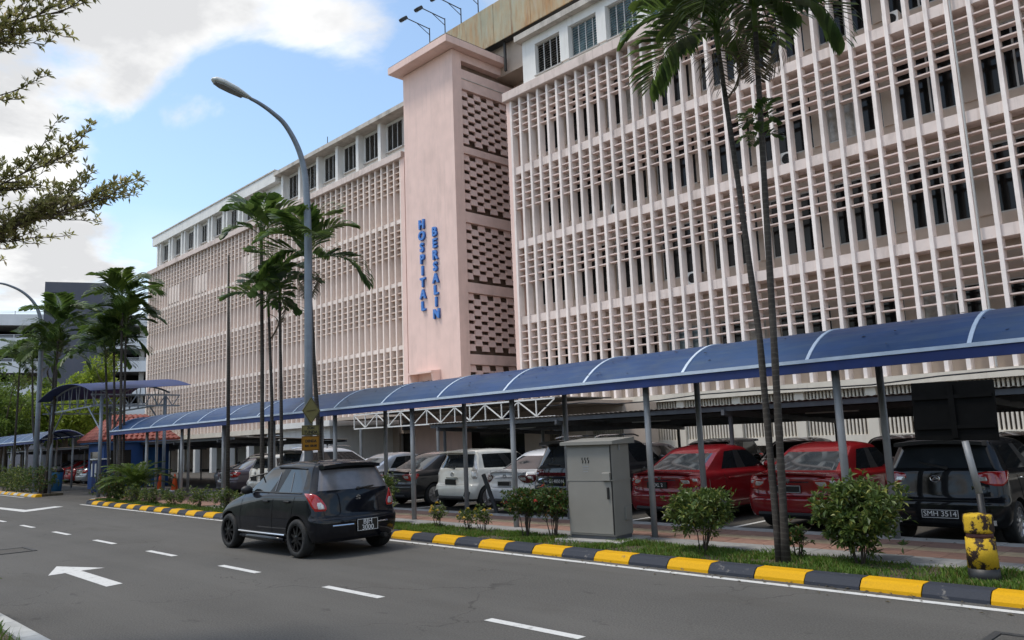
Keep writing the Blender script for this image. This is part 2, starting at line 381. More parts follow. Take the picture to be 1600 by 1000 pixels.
def build_car(name, S, paint, label, group=None):
    root = thing(name, label, S.get('cat', 'car'), world=False, group=group)
    parts, tree = car_shell(S, paint)
    body = None
    for k, me in parts:
        o = link(k, me, root)
        if k == 'body': body = o
    def hit_x(y, z, s):
        h = tree.ray_cast(Vector((s * 2, y, z)), Vector((-s, 0, 0)))[0]; return h.x if h else s * .8
    def hit_y(x, z):
        h = tree.ray_cast(Vector((x, -2, z)), Vector((0, 1, 0)))[0]; return h.y if h else .1
    def seam(pts, nm='door_gap', w_=.008, m=None):
        """thin groove strip drawn along points that lie on the side (s,y,z) or on the back (0,x,z)"""
        P = []
        for a in range(len(pts) - 1):
            for k in range(7):
                q = [pts[a][i] + (pts[a+1][i] - pts[a][i]) * k / 6 for i in range(3)]
                s = pts[a][0]
                P.append(Vector((hit_x(q[1], q[2], s) + s*.0015, q[1], q[2])) if s else Vector((q[1], hit_y(q[1], q[2]) - .0015, q[2])))
        return MB().tube(P, w_ / 2, 4).build(nm, m or M['under'], body)
    for s in (-1, 1):
        for line in S['doors']: seam([(s, y, z) for y, z in line])
        for (y, z) in S['handles']:
            x = hit_x(y, z, s); MB().obox((x + s*.012, y, z), (.03, .17, .028), ch=.006).build('door_handle', S.get('handlem', paint), body)
        my, mz = S['mirror']; x = hit_x(my, mz - .05, s)
        mo = blob((s * (abs(x) + .10), my, mz + .03), (.115, .075, .075)); mo.bar((x, my, mz - .02), (s * (abs(x) + .08), my, mz), .05, .03); mo.build('side_mirror', S.get('mirrorm', paint), root, True)
        if S.get('sill'):
            y0, y1 = S['arches'][0][0] + .38, S['arches'][1][0] - .38
            pts = [(hit_x(y0 + (y1-y0)*k/8, .36, s) + s*.006, y0 + (y1-y0)*k/8, .335 + .0*k) for k in range(9)]
            MB().tube(pts, .016, 6).build('sill_strip', S['sill'], root)
    for line in S['rear_seams']: seam([(0, x, z) for x, z in line], 'panel_gap')
    # wheels
    tm, rm, dm = wheel_meshes(S['wr'], S.get('wd', .19), S['rim'], S.get('spokes', 7))
    for ay, _ in S['arches']:
        for s in (-1, 1):
            wo_ = link('wheel', tm, root); wo_.location = (s * S['track'], ay, S['wr']); wo_.rotation_euler = (R(rnd.uniform(0, 60)), 0, 0 if s > 0 else math.pi)
            link('rim', rm, wo_); link('brake_disc', dm, wo_)
    # plate
    px, pz, pw, ph = S['plate'][:4]; yy = min(hit_y(px + dx, pz + dz) for dx in (-pw/2, 0, pw/2) for dz in (-ph/2, ph/2)) - .012
    pl = MB().obox((px, yy, pz), (pw, .012, ph), ch=.002).build('number_plate', M['plate_black'], root)
    fr = MB(); b_ = .006
    for (a, c) in (((-pw/2, -ph/2), (pw/2, -ph/2+b_)), ((-pw/2, ph/2-b_), (pw/2, ph/2)), ((-pw/2, -ph/2), (-pw/2+b_, ph/2)), ((pw/2-b_, -ph/2), (pw/2, ph/2))):
        fr.box((px + a[0]*.97, yy - .010, pz + a[1]*.9), (px + c[0]*.97, yy - .004, pz + c[1]*.9))
    fr.build('plate_border', M['plate_white'] if S.get('border', 1) else M['trim'], pl)
    for k, (tx, tsz, dz) in enumerate(S['plate'][4]):
        me = text_mesh(tx, tsz, .002, M['plate_white'], bold=.0); to = link('plate_lettering', me, pl)
        to.location = (px, yy - .010, pz + dz); to.rotation_euler = (R(90), 0, 0)
    if S.get('wiper'):
        x0, z0, x1, z1 = S['wiper']; P = [(x0 + (x1-x0)*k/5, hit_y(x0 + (x1-x0)*k/5, z0 + (z1-z0)*k/5) - .02, z0 + (z1-z0)*k/5) for k in range(6)]
        wm = MB().tube(P, [.018, .016, .014, .014, .012, .010], 5); wm.add(*(lambda b: (b.v, b.f))(blob((x0, P[0][1] + .005, z0), (.03, .025, .03), 8, 5))); wm.build('rear_wiper', M['trim'], root)
    ex, ez, kind = S['emblem']; ey = hit_y(ex, ez) - .006
    em = MB()
    if kind == 'oval':
        P = [(ex + .062*math.cos(a), ey, ez + .045*math.sin(a)) for a in [2*math.pi*k/20 for k in range(21)]]; em.tube(P, .008, 6, False)
        em.tube([(ex-.035, ey, ez-.03), (ex-.01, ey, ez+.012), (ex+.03, ey, ez+.022), (ex+.03, ey, ez-.004), (ex-.005, ey, ez-.010)], .008, 5)
    elif kind == 's':
        em.prism([(ex-.05, ey, ez+.012), (ex, ey, ez+.05), (ex+.048, ey, ez+.02), (ex+.03, ey, ez+.010), (ex+.002, ey, ez+.026), (ex-.018, ey, ez+.012), (ex+.05, ey, ez-.012), (ex, ey, ez-.05), (ex-.048, ey, ez-.02), (ex-.03, ey, ez-.010), (ex-.002, ey, ez-.026), (ex+.018, ey, ez-.012)], (0, .008, 0))
    elif kind == 'ring':
        P = [(ex + .055*math.cos(a), ey, ez + .038*math.sin(a)) for a in [2*math.pi*k/20 for k in range(21)]]; em.tube(P, .007, 6, False)
        P = [(ex + .028*math.cos(a), ey, ez + .034*math.sin(a)) for a in [2*math.pi*k/16 for k in range(17)]]; em.tube(P, .006, 5, False)
    else:
        em.prism([(ex-.04, ey, ez+.03), (ex+.04, ey, ez+.03), (ex+.03, ey, ez-.02), (ex, ey, ez-.045), (ex-.03, ey, ez-.02)], (0, .008, 0))
    em.build('emblem', M['chrome'], root)
    if S.get('spoiler'):
        y0, z0, hw, d, th, mt = S['spoiler']; sp = MB(); n = 10; rows = []
        for k in range(n + 1):
            f = -1 + 2*k/n; x = f*hw; dr = d*(1 - .25*abs(f)**3); zz = z0 - .035*f*f
            rows += [(x, y0 + .10, zz + .012), (x, y0 - dr, zz + .0), (x, y0 - dr, zz - th), (x, y0 + .12, zz - th*1.3)]
        fs = []
        for k in range(n):
            for q in range(4): fs.append((k*4+q, k*4+(q+1)%4, k*4+4+(q+1)%4, k*4+4+q))
        fs += [(0, 1, 2, 3), (n*4+3, n*4+2, n*4+1, n*4)]
        sp.add(rows, fs).build('roof_spoiler' if S.get('hatch') else 'boot_spoiler', M['trim'] if mt == 't' else paint, root, False)
    for s in (-1, 1):
        if 'lens' in S:
            c_, main, clear = S['lens']; lo = lamp_patch(tree, s, c_, main, .012, S.get('lamp', M['lamp_red']), 'tail_lamp', root)
            for cl in clear: lamp_patch(tree, s, c_, cl, .018, M['lamp_clear'], 'lamp_insert', lo)
    for fn in S.get('extra', []): fn(root, body, hit_x, hit_y, seam, paint)
    return root

# --- slices: (z rear, mid, front, y rear, y front, half width rear, mid, front, bow rear, bow front)
def smat(S):
    g0, g1, l0, l1, lc = S['glass_ring'], S['glass_ring'] + 1, S['lamp_ring'][0], S['lamp_ring'][1], S['lamp_cols']
    ns = len(S['side']); fr0 = 5 + ns    # column index where the front block starts ('d')
    def f(i, a):
        if i < S.get('trim_ring', 1): return 5
        if g0 <= i < S.get('glass_top', g1):
            if a < S.get('rg_cols', 3): return 1
            for (c0, c1) in S['win_cols']:
                if 5 + c0 <= a < 5 + c1: return 2
            if a >= fr0 + 1: return 3
            if 5 + S['win_cols'][0][0] <= a < 5 + S['win_cols'][-1][1]: return 5   # blacked-out pillars
            return 0
        if l0 <= i < l1 and lc[0] <= a < lc[1]: return 4
        if S.get('tall_lamp') and S['tall_lamp'][0] <= i < S['tall_lamp'][1] and 3 <= a < 5: return 4
        if i in S.get('front_lamp', ()) and fr0 - 1 <= a < fr0 + 2: return 6
        return 0
    return f
M['steel_trim'] = pm('grey_window_trim', (.30, .30, .31), .35, .6, .1, 10, 0)
def swift_extra(root, body, hx, hy, seam, paint):
    for x in (-.34, .34): pass
    MB().tube([(.42, .10, .27), (.42, -.06, .27)], .038, 10).build('exhaust_pipe', M['trim'], root)
    P = [(x / 10 * .52, hy(x / 10 * .52, .50) - .006, .495) for x in range(-10, 11)]
    MB().tube(P[:8], .012, 5).build('bumper_trim_strip', M['chrome'], root); MB().tube(P[15:], .012, 5).build('bumper_trim_strip', M['chrome'], root)
    for s in (-1, 1):
        pts = [(hx(y, .335, s) + s*.012, y, .26) for y in (1.05, 1.4, 1.8, 2.2, 2.55)]
        MB().tube(pts, [.03, .045, .05, .045, .03], 8).build('side_skirt', paint, root, True)
        # rain visors over the side windows
        pts = [(hx(y, 1.40, s) + s*.012, y, z) for y, z in ((.62, 1.385), (1.0, 1.415), (1.5, 1.42), (1.95, 1.37), (2.25, 1.25))]
        MB().tube(pts, [.012, .022, .022, .022, .012], 6).build('rain_visor', M['trim'], root)
    for s in (-1, 1):
        for ya, yb_ in ((1.43, 1.40), (.93, .98)):
            MB().tube([(hx(ya + (yb_ - ya) * k / 5, 1.03 + .06 * k, s) + s*.004, ya + (yb_ - ya) * k / 5, 1.03 + .06 * k) for k in range(6)], .008, 4).build('window_trim', M['steel_trim'], root)
        MB().tube([(hx(y, 1.0, s) + s*.003, y, 1.005) for y in (.55, .9, 1.3, 1.7, 2.1, 2.45)], .010, 4).build('belt_trim', M['trim'], root)
    st = MB().obox((.665, hy(.60, 1.16) + .05, 1.13), (.075, .006, .055), (R(-20), 0, R(18))); st.build('window_sticker', M['plate_white'], root)
M['glass_film_cloud'] = pm('filmed_glass_cloud_reflection', (.15, .145, .155), .12, 0, .35, 2.5, 0, spec=.8)  # pale lilac base paints the cloud reflection into the filmed glass
SW = dict(cat='car', hatch=1, rglass=M['glass_film_cloud'], wr=.305, wd=.205, track=.735, arches=[(.63, .355), (3.02, .355)], bpillar=1.42, rim=M['rim_dark'], spokes=9, sill=M['chrome'],
  side=(.075, .155, .23, .485, .525, .80, .90),
  rings=[(.21,.21,.21,.14,3.50,.66,.72,.66,.10,.2),(.25,.23,.25,.05,3.60,.76,.80,.74,.12,.25),(.40,.42,.42,.0,3.68,.815,.840,.80,.14,.3),(.585,.58,.58,.0,3.70,.825,.845,.81,.15,.32),
         (.63,.64,.62,.055,3.68,.825,.842,.80,.15,.32),(.80,.80,.70,.085,3.62,.815,.838,.77,.15,.33),(.985,.955,.80,.125,3.42,.785,.815,.70,.14,.30),(1.035,.995,.975,.15,2.78,.745,.765,.70,.13,.25),
         (1.375,1.40,1.385,.33,2.02,.60,.640,.60,.10,.12),(1.45,1.455,1.43,.33,1.88,.565,.60,.555,.09,.10),(1.485,1.505,1.475,.55,1.70,.40,.45,.40,.04,.05),(1.50,1.515,1.495,.85,1.45,.18,.2,.18,.02,.02)],
  crease={3:.35, 4:.3, 7:.55, 8:.4}, glass_ring=7, lamp_ring=(5, 5), lamp_cols=(3, 3), lens=((.78, .16), [(.72, .0, .17), (.80, -.07, .17), (.90, -.13, .10), (.98, -.20, .02), (1.01, -.23, -.08)], [[(.75, .05, .15), (.82, .02, .13), (.87, .03, .08)]]), win_cols=[(1, 3), (4, 6)], front_lamp=(5,),
  doors=[[(.72,.95),(.80,.62),(1.02,.36)],[(1.40,1.0),(1.42,.36)],[(2.56,.95),(2.58,.36)],[(1.02,.36),(2.58,.36)]], handles=[(.93,.87),(1.62,.86)], mirror=(2.28,1.01),
  rear_seams=[[(-.60,.615),(.60,.615)],[(-.60,.615),(-.64,.80)],[(.60,.615),(.64,.80)]], plate=(.10,.47,.40,.20,[('BJH',.115,.045),('3000',.115,-.048)]), wiper=(.02,1.045,.34,1.07),
  emblem=(0,.90,'s'), spoiler=(.33,1.462,.54,.10,.05,'p'), handlem=M['paint_black'], mirrorm=M['trim'], extra=[swift_extra])
SW['mat'] = smat(SW)
def myvi_extra(root, body, hx, hy, seam, paint):
    P = [(x / 10 * .60, hy(x / 10 * .60, .62) - .003, .625) for x in range(-10, 11)]
    MB().tube(P, .010, 5).build('boot_trim_strip', M['trim'], root)
    for s in (-1, 1): MB().obox((s*.62, hy(.62, .33) - .004, .33), (.13, .02, .07), (0, 0, s*.25)).build('bumper_reflector', M['lamp_clear'], root)
    me = text_mesh('MYVI', .075, .003, M['chrome'], bold=.002); t = link('badge_lettering', me, root); t.location = (.50, hy(.50, .80) - .008, .80); t.rotation_euler = (R(90), 0, R(6))
MY = dict(cat='car', hatch=1, wr=.30, wd=.19, track=.74, arches=[(.66, .345), (3.15, .345)], bpillar=1.62, rim=M['rim'], spokes=10,
  side=(.07, .15, .22, .49, .53, .82, .91),
  rings=[(.21,.21,.21,.14,3.65,.68,.74,.66,.10,.2),(.25,.23,.25,.04,3.76,.79,.82,.76,.12,.25),(.42,.42,.42,.0,3.84,.84,.860,.82,.13,.3),(.60,.58,.58,.01,3.86,.845,.866,.82,.14,.32),
         (.66,.64,.62,.06,3.84,.84,.863,.81,.14,.32),(.86,.80,.72,.09,3.78,.83,.858,.78,.14,.33),(1.03,.96,.84,.12,3.55,.80,.835,.72,.13,.30),(1.07,1.01,.99,.14,3.0,.76,.79,.72,.12,.25),
         (1.39,1.40,1.39,.33,2.15,.63,.665,.62,.10,.12),(1.455,1.46,1.43,.32,2.0,.59,.62,.575,.09,.10),(1.495,1.51,1.48,.55,1.80,.42,.47,.42,.04,.05),(1.505,1.52,1.5,.9,1.5,.18,.2,.18,.02,.02)],
  crease={3:.4, 4:.3, 7:.5, 8:.4}, glass_ring=7, lamp_ring=(5, 5), lamp_cols=(3, 3), lens=((.80, .16), [(.82, -.03, .05), (.87, -.12, .20), (.94, -.20, .27), (1.0, -.25, .26), (1.03, -.26, .10)], [[(.89, .13, .23), (.94, .13, .25), (.955, .14, .24)]]), win_cols=[(1, 3), (4, 6)], front_lamp=(5,),
  doors=[[(.80,.95),(.88,.62),(1.05,.36)],[(1.60,1.0),(1.62,.36)],[(2.72,.95),(2.74,.36)],[(1.05,.36),(2.74,.36)]], handles=[(1.0,.90),(1.82,.89)], mirror=(2.45,1.04),
  rear_seams=[[(-.62,.63),(.62,.63)]], plate=(0,.44,.50,.125,[('SMH 3514',.105,0)]), wiper=(.10,1.08,-.28,1.16), emblem=(-.05,.93,'oval'), spoiler=(.30,1.475,.60,.19,.05,'t'), extra=[myvi_extra], handlem=M['chrome'])
MY['mat'] = smat(MY)
def axia_extra(root, body, hx, hy, seam, paint):
    for s in (-1, 1): MB().obox((s*.60, hy(s*.60, .40) - .002, .40), (.16, .03, .17), (0, s*.35, s*.22), ch=.01).build('bumper_vent', M['trim'], root)
    P = [(x / 10 * .46, hy(x / 10 * .46, .30) - .012, .30) for x in range(-10, 11)]; MB().tube(P, .055, 6).build('bumper_diffuser', M['trim'], root)
    MB().obox((0, hy(0, .80) - .006, .80), (.46, .012, .02)).build('boot_garnish', M['chrome'], root)
AX = dict(MY); AX.update(arches=[(.58, .335), (2.98, .335)], bpillar=1.45, wr=.29, rim=M['rim'], spokes=8, border=0,
  rings=[(.21,.21,.21,.14,3.45,.66,.72,.66,.10,.2),(.25,.23,.25,.02,3.55,.78,.80,.74,.12,.25),(.42,.42,.42,-.03,3.62,.82,.825,.79,.14,.3),(.60,.58,.58,.0,3.65,.815,.83,.79,.16,.32),
         (.66,.64,.62,.06,3.63,.80,.83,.78,.16,.32),(.84,.80,.72,.08,3.57,.795,.825,.75,.16,.33),(1.00,.95,.82,.11,3.35,.78,.805,.69,.16,.30),(1.04,1.0,.98,.13,2.85,.745,.765,.69,.15,.25),
         (1.40,1.40,1.39,.30,2.05,.62,.645,.60,.13,.12),(1.465,1.465,1.44,.29,1.9,.585,.61,.56,.10,.10),(1.50,1.51,1.48,.5,1.70,.42,.46,.41,.04,.05),(1.51,1.52,1.5,.9,1.4,.18,.2,.18,.02,.02)],
  lamp_ring=(5, 5), lamp_cols=(3, 3), lens=((.76, .18), [(.76, -.06, .04), (.84, -.10, .10), (.98, -.10, .08), (1.08, -.08, .03), (1.24, -.06, -.01)], [[(.80, -.05, .05), (.90, -.06, .06), (.96, -.05, .05)]]), lamp=M['lamp_clear'], doors=[[(.70,.95),(.78,.62),(.98,.36)],[(1.43,1.0),(1.45,.36)],[(2.56,.95),(2.58,.36)],[(.98,.36),(2.58,.36)]], handles=[(.9,.88),(1.65,.87)], mirror=(2.3,1.02),
  plate=(0,.70,.42,.14,[]), wiper=(.05,1.05,-.26,1.10), emblem=(0,.885,'oval'), spoiler=(.28,1.48,.59,.17,.04,'p'), extra=[axia_extra])
AX['mat'] = smat(AX)
def suv_extra(root, body, hx, hy, seam, paint):
    P = [(x / 10 * .66, hy(x / 10 * .66, .93) - .008, .93) for x in range(-10, 11)]; MB().tube(P, .045, 6).build('lamp_bridge', M['lamp_dark'], root)
    P = [(x / 10 * .60, hy(x / 10 * .60, .86) - .01, .86 - .0006*x*x) for x in range(-10, 11)]; MB().tube(P, .028, 6).build('boot_garnish', M['chrome'], root)
    P = [(x / 10 * .66, hy(x / 10 * .66, .36) - .012, .36) for x in range(-10, 11)]; MB().tube(P, .06, 6).build('bumper_guard', M['trim'], root)
    for s in (-1, 1): MB().tube([(s*.60, .7, 1.70), (s*.58, .9, 1.735), (s*.58, 2.1, 1.735), (s*.57, 2.3, 1.69)], .018, 6).build('roof_rail', M['chrome'], root)
SV = dict(MY); SV.update(wr=.345, arches=[(.80, .40), (3.48, .40)], bpillar=1.95, rim=M['rim'], spokes=8, lamp=M['lamp_dark'], quarter=.95,
  side=(.06, .13, .20, .47, .51, .82, .91),
  rings=[(.26,.26,.26,.14,4.2,.70,.76,.70,.10,.2),(.32,.30,.32,.04,4.3,.81,.83,.78,.12,.25),(.50,.50,.50,.0,4.4,.86,.87,.84,.13,.3),(.68,.66,.66,.01,4.43,.865,.878,.84,.14,.32),
         (.74,.72,.72,.06,4.4,.86,.875,.83,.14,.32),(.90,.90,.86,.08,4.3,.85,.87,.80,.14,.33),(1.06,1.05,.98,.11,4.05,.82,.85,.74,.13,.30),(1.11,1.10,1.08,.13,3.3,.79,.81,.74,.12,.25),
         (1.56,1.57,1.53,.36,2.5,.66,.69,.64,.10,.12),(1.635,1.635,1.59,.35,2.35,.62,.65,.60,.09,.10),(1.675,1.685,1.65,.6,2.1,.44,.49,.44,.04,.05),(1.685,1.695,1.67,1.0,1.7,.18,.2,.18,.02,.02)],
  lamp_ring=(5, 5), lamp_cols=(3, 3), lens=((.82, .16), [(.86, -.05, .12), (.90, -.22, .26), (.98, -.28, .30), (1.03, -.26, .26)], [[(.88, .02, .14), (.91, .0, .16), (.925, .02, .14)]]), win_cols=[(0, 1), (1, 3), (4, 6)], doors=[[(.95,1.05),(1.05,.75),(1.25,.42)],[(1.95,1.05),(1.97,.42)],[(3.1,1.0),(3.12,.42)],[(1.25,.42),(3.12,.42)]], handles=[(1.2,.98),(2.15,.97)], mirror=(2.8,1.15),
  rear_seams=[[(-.62,.71),(.62,.71)]], plate=(0,.78,.50,.12,[('GS 4050 N',.10,0)]), border=0, wiper=(.02,1.12,-.34,1.15), emblem=(0,.93,'ring'), spoiler=(.32,1.655,.62,.20,.06,'t'), extra=[suv_extra])
SV['mat'] = smat(SV)
def sedan_extra(root, body, hx, hy, seam, paint):
    P = [(x / 10 * .56, hy(x / 10 * .56, .30) - .006, .30) for x in range(-10, 11)]; MB().tube(P, .045, 6).build('bumper_diffuser', M['trim'], root)
    P = [(x / 10 * .36, hy(x / 10 * .36, .835) - .004, .835) for x in range(-10, 11)]; MB().tube(P, .010, 5).build('boot_chrome_strip', M['chrome'], root)
SD = dict(cat='car', wr=.30, wd=.185, track=.735, arches=[(.90, .345), (3.45, .345)], bpillar=2.05, rim=M['rim'], spokes=8,
  side=(.05, .12, .20, .50, .54, .86, .93),
  rings=[(.20,.20,.20,.14,4.1,.66,.72,.66,.10,.2),(.24,.22,.24,.04,4.22,.77,.80,.74,.12,.25),(.42,.42,.42,.0,4.30,.825,.845,.80,.15,.3),(.56,.56,.56,.0,4.32,.83,.85,.81,.16,.32),
         (.60,.60,.60,.05,4.3,.83,.848,.80,.16,.32),(.74,.74,.68,.07,4.25,.825,.845,.77,.16,.33),(.90,.885,.78,.06,4.12,.80,.83,.71,.16,.30),(.955,.92,.82,.10,3.95,.75,.80,.66,.15,.28),(.985,.960,.955,.52,3.12,.69,.745,.68,.05,.25),
         (1.325,1.372,1.355,1.20,2.45,.575,.625,.58,.08,.12),(1.385,1.425,1.40,1.34,2.30,.53,.58,.535,.07,.10),(1.435,1.46,1.44,1.58,2.14,.39,.43,.40,.04,.05),(1.455,1.468,1.455,1.78,1.98,.18,.2,.18,.02,.02)],
  crease={3:.3, 7:.45, 8:.4, 9:.3}, glass_ring=8, lamp_ring=(5, 5), lamp_cols=(3, 3), lens=((.79, .14), [(.70, -.02, .10), (.74, -.13, .22), (.82, -.19, .29), (.87, -.20, .30), (.90, -.17, .20)], [[(.76, .10, .20), (.81, .10, .26), (.84, .12, .27)], [(.80, -.04, .05), (.84, -.04, .07), (.86, -.02, .06)]]), win_cols=[(2, 3), (4, 6)], front_lamp=(5,),
  doors=[[(1.10,.93),(1.12,.62),(1.32,.34)],[(2.03,.95),(2.05,.34)],[(3.12,.92),(3.14,.34)],[(1.32,.34),(3.14,.34)]], handles=[(1.32,.82),(2.25,.81)], mirror=(2.85,.98),
  rear_seams=[[(-.58,.60),(.58,.60)],[(-.58,.60),(-.60,.74)],[(.58,.60),(.60,.74)]], plate=(0,.69,.44,.12,[]), emblem=(0,.855,'shield'), spoiler=(.10,.985,.62,.05,.02,'p'), extra=[sedan_extra])
SD['mat'] = smat(SD)
def variant(base, **k):
    d = dict(base); d.update(k); d['mat'] = smat(d); return d
# ------------------------------------------------------------------ surface materials
def asphalt(name, c, grain=1.0):
    m, t, b = nodes(name); fine = tnoise(t, 55, 3, .8); mid = tnoise(t, 16, 6, .65); big = tnoise(t, .35, 6, .6); lane = tnoise(t, .5, 4, .6, (.12, 1.6, 1))
    c1 = mixc(t, ramp(t, fine, .32, .70), tuple(x * .50 for x in c), tuple(x * 1.60 for x in c))
    c2 = mixc(t, ramp(t, big, .42, .68, 0, .42), c1, tuple(x * .62 for x in c))
    c2 = mixc(t, ramp(t, lane, .42, .66, 0, .45), c2, tuple(x * 1.35 for x in c))
    spot = tnoise(t, 1.7, 7, .68, (1, 1.7, 1)); c3 = mixc(t, ramp(t, spot, .63, .67, 0, .5), c2, tuple(x * .45 for x in c))
    c3 = mixc(t, ramp(t, mid, .55, .75, 0, .2), c3, (c[0] * 1.2, c[1] * 1.12, c[2]))
    vo = N(t, 'ShaderNodeTexVoronoi', feature='DISTANCE_TO_EDGE'); vo.inputs['Scale'].default_value = .42
    tc2 = N(t, 'ShaderNodeTexCoord'); nz = N(t, 'ShaderNodeTexNoise'); nz.inputs['Scale'].default_value = 2.2; nz.inputs['Detail'].default_value = 6
    t.links.new(tc2.outputs['Object'], nz.inputs[0]); mxv = N(t, 'ShaderNodeVectorMath', operation='MULTIPLY_ADD'); t.links.new(nz.outputs['Color'], mxv.inputs[0]); mxv.inputs[1].default_value = (.9, .9, 0); t.links.new(tc2.outputs['Object'], mxv.inputs[2])
    t.links.new(mxv.outputs[0], vo.inputs['Vector']); ck = N(t, 'ShaderNodeMath', operation='MULTIPLY'); t.links.new(ramp(t, vo.outputs['Distance'], .0015, .006, 1, 0), ck.inputs[0]); t.links.new(ramp(t, tnoise(t, .3, 3), .50, .58), ck.inputs[1])
    c3 = mixc(t, ramp(t, ck.outputs[0], 0, 1, 0, .65), c3, tuple(x * .35 for x in c))
    st = tnoise(t, .9, 5, .6, (.35, 1.2, 1)); c3 = mixc(t, ramp(t, st, .56, .74, 0, .45), c3, (c[0] * .62, c[1] * .58, c[2] * .52))
    t.links.new(c3, b.inputs['Base Color']); b.inputs['Roughness'].default_value = .85; b.inputs['Specular IOR Level'].default_value = .3
    ad = N(t, 'ShaderNodeMath', operation='ADD'); t.links.new(fine, ad.inputs[0]); t.links.new(mid, ad.inputs[1]); bump(t, b, ad.outputs[0], .5 * grain, .006)
    return m
def wornpaint(name, c, under, lo=.60, hi=.68, scale=9.0):
    m, t, b = nodes(name); n = tnoise(t, scale, 8, .7); n2 = tnoise(t, 60, 4, .6)
    c1 = mixc(t, ramp(t, n2, .3, .7), tuple(x * .85 for x in c), c)
    t.links.new(mixc(t, ramp(t, n, lo, hi), c1, under), b.inputs['Base Color']); b.inputs['Roughness'].default_value = .7; b.inputs['Specular IOR Level'].default_value = .2
    bump(t, b, n2, .4, .006); return m
M['asphalt'] = asphalt('asphalt', (.089, .085, .078)); M['asphalt_lot'] = asphalt('car_park_asphalt', (.074, .069, .062))
M['ground'] = pm('dry_ground', (.16, .15, .12), .95, 0, .3, .6, .3)
M['road_white'] = wornpaint('road_paint_white', (.62, .62, .60), (.17, .165, .155), .54, .78, 8)
M['kerb_yellow'] = wornpaint('kerb_paint_yellow', (.66, .355, .005), (.22, .16, .08), .61, .66, 7)
M['kerb_black'] = wornpaint('kerb_paint_black', (.040, .045, .058), (.19, .18, .165), .60, .68, 6)
M['kerb_plain'] = pm('kerb_concrete', (.42, .42, .40), .85, 0, .2, 4, .3, dirt=((.2, .19, .16), .6))
M['concrete'] = pm('concrete', (.34, .33, .31), .85, 0, .18, 5, .3, dirt=((.16, .15, .13), .6))
M['soil'] = pm('soil', (.075, .06, .038), .95, 0, .4, 9, .6, .02)
M['slab_red'] = pm('paving_red', (.27, .155, .115), .8, 0, .16, 12, .3, dirt=((.16, .13, .11), .5), island=.16)
M['slab_buff'] = pm('paving_buff', (.36, .28, .18), .8, 0, .16, 12, .3, dirt=((.18, .15, .12), .5), island=.14)
M['slab_grey'] = pm('paving_grey', (.26, .26, .255), .8, 0, .16, 12, .3, dirt=((.15, .14, .13), .5), island=.14)
M['manhole'] = pm('cast_iron', (.05, .05, .05), .7, .3, .25, 20, .4)

def ky(x): return 8.70 - .0205 * (x + 2)
# ------------------------------------------------------------------ ground and road
struct(MB().box((-900, -700, -.30), (700, 900, -.055)).build('ground', M['ground']))
struct(MB().box((-140, 8.2, -.05), (60, 60, -.006)).build('car_park', M['asphalt_lot']))
def sheet(pts, z): return MB().add([(x, y, z) for x, y in pts], [tuple(range(len(pts)))])
rd = MB().prism([(60, 2.2, -.04), (60, ky(60) + .1, -.04), (-60, ky(-60) + .1, -.04), (-300, ky(-300) + .1, -.04), (-300, 3.5, -.04), (-60, 2.9, -.04), (-14, 2.28, -.04)], (0, 0, .04))
road = struct(rd.build('road', M['asphalt']))
Z1 = .004
edge = MB()
for i in range(34): 
    x0, x1 = 2 - i, 1 - i
    edge.add([(x0, ky(x0) - .26, Z1), (x0, ky(x0) - .15, Z1), (x1, ky(x1) - .15, Z1), (x1, ky(x1) - .26, Z1)], [(0, 1, 2, 3)])
edge.build('edge_line', M['road_white'], road)
sheet([(-41, 9.30), (-41, 9.40), (-60, 9.70), (-60, 9.60)], Z1).build('edge_line', M['road_white'], road)
for k in range(-2, 14):
    x1 = -4.85 - 3.06 * k; x0 = x1 - 1.22; yc = 5.43 - .006 * (x1 + 5)
    sheet([(x0, yc - .05), (x1, yc - .05), (x1, yc + .06), (x0, yc + .06)], Z1).build('lane_dash', M['road_white'], road)
sheet([(-13.65, 3.48), (-14.64, 3.85), (-13.70, 4.28), (-13.72, 3.95), (-11.82, 3.93), (-11.75, 3.70), (-13.68, 3.72)], Z1).build('arrow_marking', M['road_white'], road)
sheet([(-36.5, 6.72), (-30.2, 6.90), (-30.4, 7.25), (-31.5, 8.42), (-32.1, 8.30), (-31.3, 7.22), (-36.5, 6.95)], Z1).build('arrow_marking', M['road_white'], road)
# manhole covers set in the road
def manhole(cx, cy, w_, d_, lab):
    t_ = thing('manhole_cover', lab, 'manhole', (cx, cy, 0))
    fr = MB()
    for a, b in (((-w_/2, -d_/2), (w_/2, -d_/2+.06)), ((-w_/2, d_/2-.06), (w_/2, d_/2)), ((-w_/2, -d_/2+.06), (-w_/2+.06, d_/2-.06)), ((w_/2-.06, -d_/2+.06), (w_/2, d_/2-.06))):
        fr.box((cx+a[0], cy+a[1], .001), (cx+b[0], cy+b[1], .012))
    fr.build('frame', M['manhole'], t_); MB().box((cx-w_/2+.09, cy-d_/2+.09, .001), (cx+w_/2-.09, cy+d_/2-.09, .009)).build('cover_plate', M['asphalt_lot'], t_)
manhole(-1.75, 7.25, .95, .75, 'square iron manhole frame at the bottom right edge of the road')
manhole(-17.9, 3.85, .9, .8, 'square iron manhole frame at the left edge of the road')

